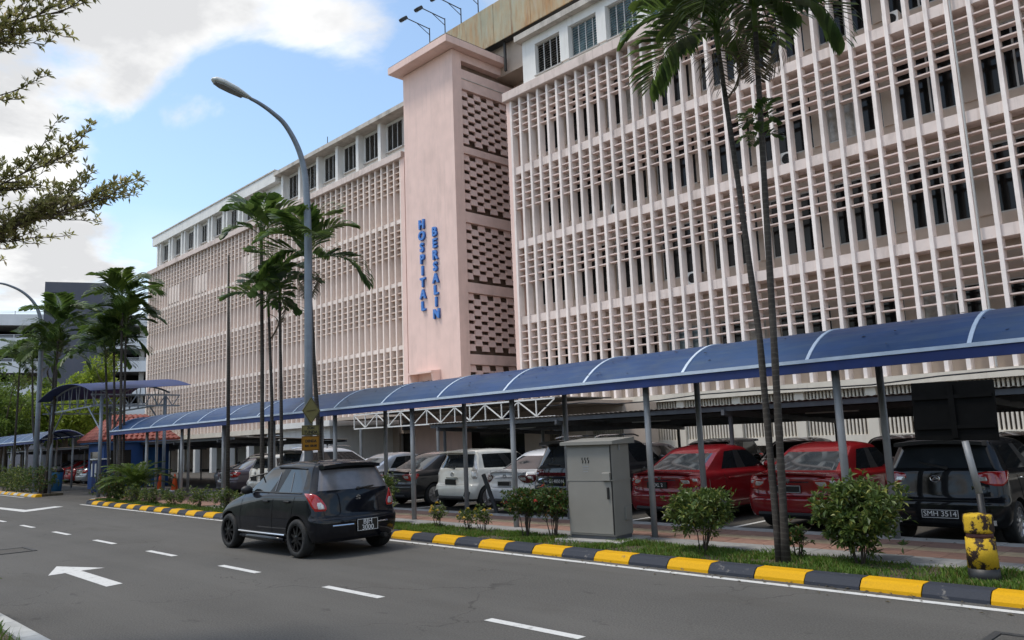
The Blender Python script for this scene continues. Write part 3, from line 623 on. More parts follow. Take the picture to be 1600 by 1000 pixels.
# ------------------------------------------------------------------ kerbs
def kerb_stone(x0, x1, base, mat_, y0=None, y1=None, hgt=.115, name='kerb_stone'):
    g = .006; x0, x1 = min(x0, x1) + g, max(x0, x1) - g; ya = ky(x0) if y0 is None else y0; yb = ky(x1) if y1 is None else y1
    prof = [(-.01, -.02), (.0, .035), (.05, hgt - .02), (.09, hgt), (.27, hgt), (.27, -.02)]
    j = rnd.uniform(-.006, .006); vs = [(x0, ya + p + j, z) for p, z in prof] + [(x1, yb + p + j, z) for p, z in prof]
    n = len(prof); fs = [tuple(range(n)), tuple(range(2*n-1, n-1, -1))] + [(i, n+i, n+(i+1)%n, (i+1)%n) for i in range(n)]
    return MB().add(vs, fs).build(name, mat_, base)
kr = thing('kerb', 'yellow and black painted kerb along the far side of the road in front of the parked cars', 'kerb', (-10, ky(-10), 0))
for k in range(-4, 47):
    x1 = -2.545 - .6275 * k; kerb_stone(x1 - .6275, x1, kr, M['kerb_yellow'] if k % 2 == 1 else M['kerb_black'])
# rounded island end at the car-park entrance
for a in range(5):
    a0, a1 = R(90 * a / 5), R(90 * (a + 1) / 5); cx, cy = -31.99, ky(-32) + .9
    def P(an, rr, z): return (cx - rr * math.sin(an), cy - rr * math.cos(an), z)
    vs = [P(an, rr, z) for an in (a0, a1) for rr, z in ((.91, -.02), (.87, .09), (.82, .13), (.63, .13), (.63, -.02))]
    MB().add(vs, [(0,1,2,3,4), (9,8,7,6,5)] + [(i, 5+i, 5+(i+1)%5, (i+1)%5) for i in range(5)]).build('kerb_stone', M['kerb_yellow'] if a % 2 else M['kerb_black'], kr)
kl = thing('kerb', 'yellow and grey kerb of the island beyond the car-park entrance', 'kerb', (-44, 9.7, 0))
for k in range(24):
    x1 = -40.45 - .66 * k; kerb_stone(x1 - .66, x1, kl, M['kerb_yellow'] if k % 2 == 0 else M['kerb_plain'], 9.66 + .004 * k, 9.66 + .004 * (k + 1))
kn = thing('kerb', 'pale concrete kerb at the bottom left corner on the near side', 'kerb', (-9, 2.2, 0))
for k in range(22):
    x1 = 4 - .9 * k; yy = 2.22 - .0 * k
    MB().prism([(x1 - .894, 1.98, -.02), (x1 - .894, 2.20, -.02), (x1 - .894, 2.18, .11), (x1 - .894, 2.15, .13), (x1 - .894, 1.98, .13)], (.888, 0, 0)).build('kerb_stone', M['kerb_plain'], kn)
struct(MB().box((-120, -120, -.05), (60, 1.975, .10)).build('near_verge', M['soil']))
M['added_bank'] = pm('added_bank_dark_green', (.055, .075, .026), .95, 0, .75, .45, .5, .05)  # added embankment behind the camera, out of view; darkens reflections on the cars
bv = []; bf = []
for i in range(41):
    for j in range(9):
        x_ = -110 + 4.0 * i; q = j / 8; bv.append((x_, -6 - 14 * q + 1.5 * noise.noise(Vector((x_ * .1, q, 0))), .08 + 7.5 * q ** .8 * (1 + .25 * noise.noise(Vector((x_ * .13, q * 2, 4))))))
for i in range(40):
    for j in range(8): bf.append((i * 9 + j, i * 9 + 9 + j, i * 9 + 10 + j, i * 9 + j + 1))
struct(raw('added_bank', bv, bf, M['added_bank']))

# ------------------------------------------------------------------ planted verges, paving
def verge_poly(x0, x1, off, yb):
    n = 24; P = [(x0 + (x1 - x0) * i / n, ky(x0 + (x1 - x0) * i / n) + off) for i in range(n + 1)]
    return [(x, y, -.02) for x, y in P] + [(x1, yb, -.02), (x0, yb, -.02)]
struct(MB().prism(verge_poly(3.5, -32.3, .272, 10.02), (0, 0, .115)).build('verge', M['soil']))
struct(MB().prism([(-40.9, 9.935, -.02), (-56, 10.02, -.02), (-56, 10.9, -.02), (-40.9, 10.9, -.02)], (0, 0, .115)).build('verge', M['soil']))
pv = struct(MB().box((-34, 10.03, -.02), (4, 12.32, .085)).build('pavement', M['concrete']))
rows = [(10.035, 10.15, 'concrete', 1.2), (10.155, 10.62, 'slab_grey', .6), (10.625, 11.12, 'slab_red', .5), (11.125, 11.45, 'slab_buff', .5), (11.455, 11.95, 'slab_red', .5), (11.955, 12.32, 'concrete', 1.2)]
shared = {}
for y0, y1, mt, ln in rows:
    nx = int(28 / ln) if y0 > 10.1 else int(33.6 / ln)
    me = MB().obox((0, 0, 0), (ln - .008, y1 - y0 - .004, .05), ch=.004).mesh('paving_slab', M[mt])
    for k in range(nx):
        o = place('paving_slab', me, pv, (3.9 - ln * (k + .5), (y0 + y1) / 2, .085 + rnd.uniform(-.003, .003)))
MB().box((-34, 10.155, .086), (3.9 - 28.1, 12.3, .104)).build('far_paving', M['slab_red'], pv)
# parking bay lines and wheel stops in the car park
bay = MB()
for k in range(14): bay.box((-3.05 - 2.42 * k - .05, 13.0, -.004), (-3.05 - 2.42 * k + .05, 17.6, -.001))
bay.build('bay_line', M['road_white'], bpy.data.objects['car_park'])
# ------------------------------------------------------------------ hospital
PK = (.66, .52, .475); CR = (.69, .64, .585)
M['pink'] = pm('pink_wall_paint', (.80, .58, .51), .75, 0, .06, 1.2, .12, .01, dirt=((.50, .36, .31), .5), streak=.5)
M['pink_side'] = pm('pink_block_paint', (.80, .585, .52), .75, 0, .08, 2, .12, .01, dirt=((.52, .38, .35), .4), streak=.2)
M['fin'] = pm('fin_paint', (.86, .77, .72), .75, 0, .07, 2.5, .2, .01, dirt=((.42, .31, .26), .7), streak=.65, island=.08)
M['fin_cream'] = pm('fin_cream_paint', (.80, .69, .62), .75, 0, .07, 2.5, .2, .01, dirt=((.44, .33, .26), .6), streak=.5, island=.05)
M['band'] = pm('band_paint', (.73, .62, .57), .78, 0, .08, 2, .2, .01, dirt=((.30, .23, .19), .8), streak=.7)
M['louvre'] = pm('louvre_paint', (.72, .57, .515), .75, 0, .08, 3, .15, .01, dirt=((.40, .30, .25), .5), island=.06)
M['louvre_cream'] = pm('louvre_cream_paint', (.62, .48, .40), .75, 0, .08, 3, .15, .01, dirt=((.40, .30, .22), .5), island=.08)
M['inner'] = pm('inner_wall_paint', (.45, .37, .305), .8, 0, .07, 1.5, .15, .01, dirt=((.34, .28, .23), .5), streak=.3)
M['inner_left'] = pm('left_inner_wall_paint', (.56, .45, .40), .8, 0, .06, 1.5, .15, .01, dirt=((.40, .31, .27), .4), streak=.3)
M['shade_wall'] = pm('painted_recess_shade', (.20, .145, .11), .85, 0, .15, 2, .1)  # shade of the deep recesses put into the wall colour
M['white_wall'] = pm('white_wall_paint', (.72, .715, .69), .7, 0, .05, 1.5, .12, .01, dirt=((.42, .40, .36), .45), streak=.35)
M['roof_edge'] = pm('stained_roof_concrete', (.50, .46, .41), .85, 0, .15, 2, .3, .01, dirt=((.13, .12, .10), .9), streak=.7)
M['fascia'] = pm('stained_fascia_paint', (.66, .55, .50), .8, 0, .1, 2, .3, .01, dirt=((.22, .17, .14), .85), streak=.75)
M['cream'] = pm('cream_wall_paint', (.64, .58, .49), .75, 0, .08, 2, .15, .01, dirt=((.36, .31, .25), .5), streak=.4)
M['pane'] = pm('dark_window_pane', (.010, .010, .010), .10, 0, .2, .9, 0, spec=.25)
M['pane_blue'] = pm('curtained_window_pane', (.10, .155, .175), .12, 0, .55, 2.2, 0, spec=.7)
M['pane_curtain'] = pm('curtain_behind_glass', (.30, .28, .25), .2, 0, .3, 5, 0, spec=.5)
M['win_frame'] = pm('window_frame_paint', (.42, .41, .39), .5, .1, .08, 6, 0)
M['black'] = pm('dark_interior', (.012, .012, .012), .9, 0, .2, 2, 0)
M['letter_blue'] = pm('blue_letter_face', (.055, .20, .56), .4, 0, .1, 8, 0)
M['rust'] = None
m_, t_, b_ = nodes('rusty_cladding')
n_ = tnoise(t_, 1.0, 8, .68, (1, 1, .22)); n2_ = tnoise(t_, 3.0, 7, .65, (1, 1, .12)); n3_ = tnoise(t_, .5, 5, .6)
c_ = mixc(t_, ramp(t_, n3_, .35, .65), (.34, .33, .24), (.46, .40, .27)); c_ = mixc(t_, ramp(t_, n_, .42, .64, 0, .9), c_, (.42, .22, .08)); c_ = mixc(t_, ramp(t_, n2_, .52, .70, 0, .85), c_, (.26, .13, .055))
c_ = mixc(t_, ramp(t_, tnoise(t_, 2.2, 6, .6, (1, 1, .1)), .60, .72, 0, .6), c_, (.47, .50, .46))
t_.links.new(c_, b_.inputs['Base Color']); b_.inputs['Roughness'].default_value = .8; bump(t_, b_, n2_, .3, .02); M['rust'] = m_

WY = 27.0
def lattice_wing(root, X0, n, pitch, zb, ztop, zbot, FIN, LOUV, near):
    """n bays to the left of X0; zb = centres of the slab bands"""
    fw, fd = .125, .38; bh_ = .19 if near else .12
    fm = MB().obox((0, fd / 2, (ztop + zbot) / 2), (fw, fd, ztop - zbot), ch=.008).mesh('fin', FIN)
    for i in range(n + 1):
        place('fin', fm, root, (X0 - i * pitch, WY, 0))
    for z in zb:
        b = MB()
        b.box((X0 - n * pitch - .1, WY + .085, z - bh_), (X0 + .1, WY + .73, z + bh_)); b.build('slab_band', M['band'] if near else FIN, root)
    lm = MB().obox((0, 0, 0), (pitch - fw - .004, .29, .05), (R(0), 0, 0), ch=.005).mesh('louvre', LOUV)
    spots = []
    tops = [ztop - .02] + [z - .19 for z in zb]
    for fl, zt in enumerate(tops):
        for i in range(n):
            for k in range(5):
                spots.append((X0 - (i + .5) * pitch, WY + .215, zt - .355 * (k + 1)))
    def dist(p): return (Vector(p) - Vector((0, 0, 1.75))).length
    # louvre size in view: nearest show largest
    spots.sort(key=lambda p: dist(p)); nb = 300 if near else 0
    for p in spots[:nb]: place('louvre', lm, root, p)
    rest = MB(); lt = .025 if near else .035
    for p in spots[nb:]:
        w2 = (pitch - fw - .004) / 2; rest.box((p[0] - w2, p[1] - .145, p[2] - lt), (p[0] + w2, p[1] + .145, p[2] + lt))
    rest.build('louvre_grid', LOUV, root, stuff=True)

# --- right wing
rw = thing('hospital_wing', 'long pale pink concrete louvred wing to the right of the tower', 'building', (-13, 27, 0))
RX0, NB, PT = 5.49, 52, .6275       # leftmost fin at -27.14
RB = [14.97, 11.18, 7.39]
lattice_wing(rw, RX0, NB, PT, RB, 18.70, 3.27, M['fin'], M['louvre'], True)
XL, XR = RX0 - NB * PT, RX0
MB().obox(((XL + XR) / 2 - .1, WY + .42, 18.93), (XR - XL + .55, 1.25, .46), ch=.02).build('fascia', M['fascia'], rw)
MB().box((XL - .32, WY + .02, 3.0), (XL - .07, WY + 1.1, 18.70)).build('end_pier', M['pink'], rw)
MB().box((XL - .33, WY - .05, 2.98), (XR + .2, WY + 1.05, 3.265)).build('ledge_beam', M['cream'], rw)
# inner wall with window openings, built as piers, sills and lintels per module of four bays
YI = WY + .74
MB().box((XL - .3, YI + .35, 3.2), (XR + .3, YI + 14, 18.9)).build('room_block', M['black'], rw)
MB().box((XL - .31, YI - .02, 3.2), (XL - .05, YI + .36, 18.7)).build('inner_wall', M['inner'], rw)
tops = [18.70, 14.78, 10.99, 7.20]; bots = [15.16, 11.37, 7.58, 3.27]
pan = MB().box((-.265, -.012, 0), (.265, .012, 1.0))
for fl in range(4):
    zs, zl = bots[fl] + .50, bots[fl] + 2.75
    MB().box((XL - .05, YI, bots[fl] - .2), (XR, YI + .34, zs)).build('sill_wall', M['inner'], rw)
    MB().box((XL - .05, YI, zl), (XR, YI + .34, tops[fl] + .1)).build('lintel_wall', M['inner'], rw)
    for mdl in range(13):
        xa = XR - mdl * 4 * PT; xb = xa - 4 * PT
        left_blank = (mdl == 12 and fl in (0, 1))
        pier = .52; pier = 1.3 if left_blank else pier
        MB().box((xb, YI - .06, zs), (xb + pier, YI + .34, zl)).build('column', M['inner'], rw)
        x0, x1 = xb + pier, xa
        f = MB()
        for (a, b) in (((x0, zs), (x1, zs + .05)), ((x0, zl - .05), (x1, zl)), ((x0, zs + .05), (x0 + .05, zl - .05)), ((x1 - .05, zs + .05), (x1, zl - .05))): f.box((a[0], YI + .02, a[1]), (b[0], YI + .09, b[1]))
        nm = 2
        for q in range(1, nm):
            xm = x0 + (x1 - x0) * q / nm; f.box((xm - .03, YI + .02, zs + .05), (xm + .03, YI + .09, zl - .05))
        wo_ = f.build('window', M['win_frame'], rw)
        for q in range(nm):
            a, b = x0 + (x1 - x0) * q / nm + .02, x0 + (x1 - x0) * (q + 1) / nm - .02
            q_ = rnd.random(); mt = M['pane'] if q_ < .82 else M['pane_blue'] if q_ < .92 else M['pane_curtain']
            tl = rnd.uniform(-.006, .006); sub('pane', MB().add([(a, YI + .05 + tl, zs + .03), (b, YI + .05 - tl, zs + .03), (b, YI + .05, zl - .03), (a, YI + .05, zl - .03), (a, YI + .065 + tl, zs + .03), (b, YI + .065 - tl, zs + .03), (b, YI + .065, zl - .03), (a, YI + .065, zl - .03)], [(0,1,2,3), (7,6,5,4), (0,4,5,1), (1,5,6,2), (2,6,7,3), (3,7,4,0)]), mt, wo_)
# grey downpipes on the facade
for x in (-6.93,): MB().tube([(x, WY - .03, 3.3), (x, WY - .03, 18.6)], .032, 8).build('downpipe', M['win_frame'], rw)
# top floor of the right wing
TX = -26.45; Yt = WY + .35
MB().box((TX, Yt + .42, 19.16), (XR + .3, Yt + 12, 21.70)).build('top_floor_block', M['white_wall'], rw)
MB().box((TX - .25, Yt - .35, 21.70), (XR + .5, Yt + 12.5, 22.0)).build('roof_slab', M['roof_edge'], rw)
MB().box((TX - .02, Yt, 19.16), (TX + .12, Yt + .42, 21.70)).build('end_wall', M['white_wall'], rw)
MB().box((TX + .12, Yt, 19.16), (XR, Yt + .416, 19.62)).build('sill_wall', M['white_wall'], rw)
MB().box((TX + .12, Yt, 21.28), (XR, Yt + .416, 21.70)).build('lintel_wall', M['white_wall'], rw)
x = TX + .12; k = 0
while x < XR - 2:
    w0 = x + (.75 if k == 0 else .55); w1 = w0 + 1.75
    MB().box((x, Yt - (.0 if k == 0 else .10), 19.62), (w0, Yt + .414, 21.28)).build('pier', M['white_wall'], rw)
    f = MB()
    for (a, b) in (((w0, 19.62), (w1, 19.68)), ((w0, 21.22), (w1, 21.28)), ((w0, 19.68), (w0 + .05, 21.22)), ((w1 - .05, 19.68), (w1, 21.22))): f.box((a[0], Yt + .18, a[1]), (b[0], Yt + .25, b[1]))
    for q in (1, 2, 3): xm = w0 + (w1 - w0) * q / 4; f.box((xm - .025, Yt + .18, 19.68), (xm + .025, Yt + .25, 21.22))
    f.box((w0 - .06, Yt - .08, 19.565), (w1 + .06, Yt + .0, 19.615))
    wo_ = f.build('window', M['win_frame'], rw)
    for q in range(4):
        a, b = w0 + (w1 - w0) * q / 4, w0 + (w1 - w0) * (q + 1) / 4; lv = MB()
        for s_ in range(12): zz = 19.70 + .126 * s_; lv.add([(a + .03, Yt + .19, zz), (b - .03, Yt + .19, zz), (b - .03, Yt + .24, zz + .122), (a + .03, Yt + .24, zz + .122)], [(0, 1, 2, 3)])
        sub('pane', lv, M['pane'] if k == 0 else M['pane_blue'], wo_)
    x = w1; k += 1
MB().box((x, Yt - .1, 19.62), (XR, Yt + .414, 21.28)).build('pier', M['white_wall'], rw)
# ground storey: columns, slatted screens, dark interior
MB().box((XL - .3, WY + 5.6, -.03), (XR, WY + 5.8, 2.98)).build('back_wall', M['inner'], rw)
MB().box((XL - .3, WY + 1.06, 2.90), (XR, WY + 5.6, 2.985)).build('soffit', M['concrete'], rw)
for k in range(13):
    xc = XR - 1.2 - k * 2.51
    if xc < XL: break
    MB().box((xc - .17, WY + .10, -.03), (xc + .17, WY + .45, 2.98)).build('column', M['cream'], rw)
    s = MB(); xa, xb = xc - 2.34 + .0, xc - .17
    if xb - 2.17 < XL - .6: continue
    for q in range(17): xx = xb - .065 - q * .1275; s.box((xx - .03, WY + .22, 1.42), (xx + .03, WY + .30, 2.97))
    s.build('slat_screen', M['cream'], rw, stuff=True)
    MB().box((xb - 2.17, WY + .18, 1.12), (xb, WY + .34, 1.42)).build('screen_rail', M['cream'], rw)
def aircon(x, y, z, lab):
    t = thing('air_conditioner', lab, 'air conditioner', (x, y, z), group=None)
    MB().obox((x, y, z + .28), (.52, .28, .56), ch=.02).build('casing', M['white_wall'], t)
    m = MB(); 
    for r_ in (.06, .12, .18): m.tube([(x + r_ * math.cos(2*math.pi*k/18), y - .15, z + .29 + r_ * math.sin(2*math.pi*k/18)) for k in range(19)], .008, 5, False)
    m.build('fan_grille', M['manhole'], t)
    MB().lathe([(.2, -.005), (.2, .005)], 20, (x, y - .141, z + .29), 'y').build('fan_recess', M['black'], t)
aircon(-17.45, WY + .50, 7.585, 'small round-fan air conditioner on a ledge between fins behind the tall palms')
aircon(-8.9, WY + .56, 15.165, 'small air conditioner on the upper ledge near the top right corner')

aircon(-13.05, WY + .56, 11.375, 'small air conditioner on the middle ledge right of the twin palms')
aircon(-21.2, WY + .56, 11.375, 'small air conditioner on the middle ledge left of the twin palms')

# --- left wing
lw = thing('hospital_wing', 'long cream and pink louvred wing stretching away to the left of the tower', 'building', (-56, 27, 0))
LX0, LNB, LPT = -36.62, 62, .6425
LB = [14.62, 10.88, 7.16]
lattice_wing(lw, LX0, LNB, LPT, LB, 18.35, 3.10, M['fin_cream'], M['louvre_cream'], False)
LL = LX0 - LNB * LPT
MB().obox(((LL + LX0) / 2, WY + .45, 18.55), (LX0 - LL + .7, 1.25, .40), ch=.02).build('fascia', M['fascia'], lw)
MB().box((LX0 + .07, WY - .02, 3.0), (LX0 + .45, WY + 1.1, 18.35)).build('end_pier', M['pink'], lw)
MB().box((LL - .4, WY + .02, -.03), (LL - .07, WY + 12, 18.35)).build('end_pier', M['fin_cream'], lw)
MB().box((LL - .06, WY + 1.0, 3.0), (LX0 + .44, WY + 12, 18.34)).build('inner_wall', M['shade_wall'], lw)  # shade behind the louvres is painted into this brown
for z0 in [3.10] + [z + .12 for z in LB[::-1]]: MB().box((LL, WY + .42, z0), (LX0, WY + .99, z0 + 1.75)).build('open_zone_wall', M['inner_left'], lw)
MB().box((LL - .2, WY - .06, 2.75), (LX0 + .5, WY + 1.05, 3.10)).build('ledge_beam', M['cream'], lw)
for (xa, xb, fl) in ((-72.1, -69.3, 0), (-66.5, -63.9, 0), (-57.2, -55.4, 0), (-47.5, -46.3, 1)):
    zt = (18.30, 14.4)[fl]; MB().box((xa, WY + .09, zt - 3.4), (xb, WY + .13, zt - 1.9)).build('infill_panel', M['fin_cream'], lw)
MB().box((LL, WY + 6, -.03), (LX0, WY + 6.2, 2.75)).build('back_wall', M['white_wall'], lw)
for k in range(13):
    xc = LX0 - .4 - k * 3.2; MB().box((xc - .2, WY + .15, -.03), (xc + .2, WY + .55, 2.75)).build('column', M['white_wall'], lw)
# top storey, near section with thin roof and far section with deep parapet
MB().box((-51.6, WY + .60, 18.75), (LX0 + .4, WY + 11, 21.35)).build('top_floor_block', M['white_wall'], lw)
MB().box((-51.7, WY - .25, 21.35), (LX0 + 1.5, WY + 11.5, 21.62)).build('roof_slab', M['roof_edge'], lw)
MB().box((LL + .9, WY + .40, 18.75), (-51.605, WY + 11, 21.0)).build('top_floor_block', M['white_wall'], lw)
MB().box((LL + .7, WY - .10, 21.0), (-51.72, WY + 11.5, 21.80)).build('parapet', M['white_wall'], lw)
MB().box((LL + .6, WY - .16, 21.80), (-51.70, WY + 11.6, 21.90)).build('parapet_cap', M['roof_edge'], lw)
def top_window(x0, x1, z0, z1, y, mull, parent):
    f = MB()
    for (a, b) in (((x0, z0), (x1, z0 + .05)), ((x0, z1 - .05), (x1, z1)), ((x0, z0 + .05), (x0 + .05, z1 - .05)), ((x1 - .05, z0 + .05), (x1, z1 - .05))): f.box((a[0], y - .05, a[1]), (b[0], y + .03, b[1]))
    for q in range(1, mull): xm = x0 + (x1 - x0) * q / mull; f.box((xm - .025, y - .05, z0 + .05), (xm + .025, y + .03, z1 - .05))
    f.box((x0 - .08, y - .16, z0 - .07), (x1 + .08, y + .02, z0 - .005))
    wo_ = f.build('window', M['win_frame'], parent)
    for q in range(mull):
        a, b = x0 + (x1 - x0) * q / mull + .03, x0 + (x1 - x0) * (q + 1) / mull - .03; lv = MB(); ns = int((z1 - z0) / .13)
        for s_ in range(ns): zz = z0 + .05 + (z1 - z0 - .1) / ns * s_; lv.add([(a, y - .045, zz), (b, y - .045, zz), (b, y - .006, zz + (z1 - z0 - .1) / ns * .97), (a, y - .006, zz + (z1 - z0 - .1) / ns * .97)], [(0, 1, 2, 3)])
        sub('pane', lv, M['pane'], wo_)
for k in range(6):
    x1 = -36.9 - k * 2.45; top_window(x1 - 1.65, x1 - .1, 19.45, 21.15, WY + .59, 3, lw)
    MB().box((x1 - 2.15, WY + .15, 18.75), (x1 - 1.85, WY + .595, 21.348)).build('pier', M['white_wall'], lw)
for k in range(8):
    x1 = -53.2 - k * 2.82; top_window(x1 - 1.0, x1 - .1, 19.25, 20.75, WY + .39, 2, lw)
    MB().box((x1 - 2.05, WY + .05, 18.75), (x1 - 1.80, WY + .395, 20.998)).build('pier', M['white_wall'], lw)
    MB().box((x1 - 1.35, WY + .05, 18.75), (x1 - 1.15, WY + .395, 20.998)).build('pier', M['white_wall'], lw)
MB().tube([(-46.3, WY + 1, 21.6), (-46.3, WY + 1, 23.0)], .03, 6).build('roof_rod', M['manhole'], lw)
MB().box((LL - .6, WY + 3, 18.35), (LL + .7, WY + 6, 19.6)).build('side_balcony_wall', M['white_wall'], lw)
bc = MB().tube([(LL - .4, WY + 3.2, 19.6), (LL - .4, WY + 3.2, 21.6)], .05, 6); bc.box((LL - 1.0, WY + 2.8, 21.6), (LL + .9, WY + 6.2, 21.72)); bc.build('side_balcony_roof', M['manhole'], lw)

# --- stair tower
tw = thing('stair_tower', 'tall pink stair tower with blue hospital letters and checkered block vents', 'building', (-32.5, 28, 0))
TXL, TXR, TYF = -34.72, -30.36, 25.95
MB().box((TXL, TYF, -.03), (TXR - .62, 31.3, 22.5)).build('tower_wall', M['pink'], tw)
MB().obox((TXR - .31, TYF + .31, 11.24), (.618, .64, 22.52), ch=.02).build('corner_pier', M['pink'], tw)
MB().box((TXL - .10, TYF + .12, -.03), (TXL + .12, TYF + .7, 22.49)).build('edge_rib', M['pink'], tw)
MB().box((TXR - .60, 31.0, -.03), (TXR + .02, 31.3, 22.5)).build('rear_pier', M['pink_side'], tw)
MB().box((TXR - .61, TYF + .64, -.03), (TXR - .45, 31.0, 22.48)).build('vent_backing', M['shade_wall'], tw)  # dark of the vent holes comes from the painted shade colour
cn = MB(); cn.obox(((TXL + TXR) / 2 - .05 + .06, (25.2 + 31.8) / 2, 22.72), (TXR - TXL + .85, 6.6, .40), ch=.015); cn.build('roof_slab', M['pink'], tw)
MB().box((TXL - .38, 25.22, 22.92), (TXR + .42, 31.8, 22.95)).build('roof_flashing', M['manhole'], tw)
pts_ = [20.42, 16.82, 13.04, 9.29, 5.55]
zc_ = 22.5
MB().box((TXR - .45, TYF + .64, 20.45), (TXR - .03, 31.0, 21.55)).build('spandrel', M['pink_side'], tw)
MB().box((TXR - .03, TYF + .66, 21.0), (TXR + .0, 30.9, 21.04)).build('drip_line', M['roof_edge'], tw)
MB().box((TXR - .45, TYF + .64, 22.05), (TXR - .05, 31.0, 22.5)).build('spandrel', M['pink_side'], tw)
blk = MB()     # hooded vent block: leaning face with cheeks
bw, bh = .468, .35
blk.add([(-.10, -bw/2, bh + .01), (-.04, -bw/2, bh + .01), (.06, -bw/2, 0), (.035, -bw/2, -.008), (-.06, -bw/2, .0), (-.10, bw/2, bh + .01), (-.04, bw/2, bh + .01), (.06, bw/2, 0), (.035, bw/2, -.008), (-.06, bw/2, .0)],
        [(0,1,2,3,4), (9,8,7,6,5), (0,5,6,1), (1,6,7,2), (2,7,8,3), (3,8,9,4), (4,9,5,0)])
bm_ = blk.mesh('vent_block', M['pink_side'])
for pi, zt in enumerate(pts_):
    nxt = pts_[pi + 1] if pi < 4 else 1.8
    MB().box((TXR - .45, TYF + .64, nxt + .02), (TXR - .04, 31.0, zt - 3.20)).build('spandrel', M['pink_side'], tw)
    for c in range(9):
        for r_ in range(6):
            z = zt - .02 - .53 * r_ - (.265 if c % 2 else 0) - .35
            if z < zt - 3.22: continue
            place('vent_block', bm_, tw, (TXR - .12, TYF + .64 + .48 * (c + .5), z))
# hooded stair window low on the tower
hw = MB().box((-33.75, TYF - .10, 3.9), (-32.2, TYF + .0, 4.9)).build('stair_window', M['pane'], tw)
fr = MB(); [fr.box((x_ - .03, TYF - .14, 3.9), (x_ + .03, TYF - .101, 4.9)) for x_ in (-33.72, -33.2, -32.7, -32.23)]; sub('window_frame', fr, M['win_frame'], hw)
MB().prism([(-34.0, TYF - .01, 5.42), (-34.0, TYF - .62, 5.36), (-34.0, TYF - .62, 5.26), (-34.0, TYF - .01, 5.30)], (2.0, 0, 0)).build('window_hood', M['pink'], tw)
for x_ in (-33.98, -32.12): MB().prism([(x_, TYF - .005, 5.30), (x_, TYF - .58, 5.27), (x_, TYF - .18, 3.8), (x_, TYF - .005, 3.8)], (.10, 0, 0)).build('hood_cheek', M['pink'], tw)
# link block behind the tower
bk = MB(); bk.box((-36.1, 30.0, -.03), (TXL - .01, 44, 21.0)); bk.box((TXR + .03, 30.9, 3.0), (XL - .35, 44, 22.2)); bk.build('link_wall', M['inner'], tw)
# blue channel letters, one mesh each
def wall_sign(word, xc, ztop, zend, lab):
    t = thing('wall_letters', lab, 'sign', (xc, TYF - .05, ztop))
    n = len(word); p = (ztop - zend) / n
    for k, ch in enumerate(word):
        me = text_mesh(ch, .66, .055, M['letter_blue'], bold=.022); o = place('letter', me, t, (xc, TYF - .075, ztop - p * (k + .5))); o.rotation_euler = (R(90), 0, 0); o.scale = (1.02, 1.02, 1)
        bkp = text_mesh(ch, .66, .02, M['letter_dark'], bold=.035); b2 = bpy.data.objects.new('letter_back', bkp); col.objects.link(b2); b2.parent = o; b2.location = (0, 0, -.045)
M['letter_dark'] = pm('blue_letter_return', (.03, .075, .30), .4, 0, .1, 8, 0)
wall_sign('HOSPITAL', -33.22, 13.72, 8.58, 'blue vertical letters HOSPITAL on the pink tower')
wall_sign('BERSALIN', -32.12, 13.08, 8.02, 'blue vertical letters BERSALIN on the pink tower')

# --- rusty rooftop panel wall with flood lights
rp = thing('rooftop_cladding', 'rust-stained metal panel wall on the roof behind the tower', 'cladding', (-26, 29, 22))
for k in range(15):
    xa = -36.0 + k * 1.45; me = MB().obox((xa + .715, 29 + rnd.uniform(-.01, .01), 24.93), (1.43, .06, 2.42), ch=.006); me.build('metal_sheet', M['rust'], rp)
MB().box((-36, 29.04, 23.72), (-14.3, 29.5, 23.9)).build('steel_beam', M['manhole'], rp)
for k in range(8): MB().bar((-35.5 + k * 2.9, 29.3, 22.0), (-35.5 + k * 2.9, 29.3, 26.0), .12).build('post', M['manhole'], rp)
dk = MB().box((-36, 29.6, 22.0), (-14.3, 40, 24.6)); dk.build('plant_room_wall', M['inner'], rp)
for k, x_ in enumerate((-36.05, -34.55, -33.05, -31.52)):
    lab = ['black floodlight on a bracket arm, lowest of four above the tower', 'black floodlight on a bracket arm, second up above the tower', 'black floodlight on a bracket arm, third up above the tower', 'black floodlight on a bracket arm, topmost and rightmost above the tower'][k]
    t = thing('floodlight', lab, 'floodlight', (x_, 29, 26.1), group='floodlights on the rooftop panels')
    MB().tube([(x_, 29.06, 25.6), (x_, 29.06, 27.15)], .035, 6).build('post', M['manhole'], t)
    a = MB().tube([(x_, 29.06, 27.1), (x_ - .1, 27.35, 27.25)], .03, 6); a.tube([(x_, 29.06, 26.7), (x_ - .05, 28.1, 27.18)], .022, 6); a.build('arm', M['manhole'], t)
    MB().obox((x_ - .12, 27.15, 27.12), (.34, .46, .20), (R(38), 0, 0), ch=.03).build('lamp_head', M['manhole'], t)
    MB().obox((x_ - .12, 27.23, 27.02), (.28, .38, .02), (R(38), 0, 0)).build('lens', M['lamp_clear'], t)
# ------------------------------------------------------------------ covered walkway
def bluesheet(name, c):
    m, t, b = nodes(name); n = tnoise(t, 1.3, 6, .6); n2 = tnoise(t, 7, 5, .6, (.25, 1, 1)); n3 = tnoise(t, .45, 3, .5)
    c1 = mixc(t, ramp(t, n, .4, .7), c, tuple(x * .72 for x in c)); c1 = mixc(t, ramp(t, n2, .46, .74, 0, .65), c1, (.052, .085, .135))
    oi = N(t, 'ShaderNodeObjectInfo'); c1 = mixc(t, ramp(t, oi.outputs['Random'], .35, 1, 0, .5), c1, (.035, .07, .10))
    t.links.new(c1, b.inputs['Base Color']); b.inputs['Roughness'].default_value = .42; b.inputs['Specular IOR Level'].default_value = .3; return m
M['blue_roof'] = bluesheet('blue_roof_sheet', (.010, .046, .142))
M['blue_fascia'] = pm('blue_gutter_paint', (.004, .020, .115), .6, 0, .2, 3, .05, dirt=((.03, .04, .08), .5))
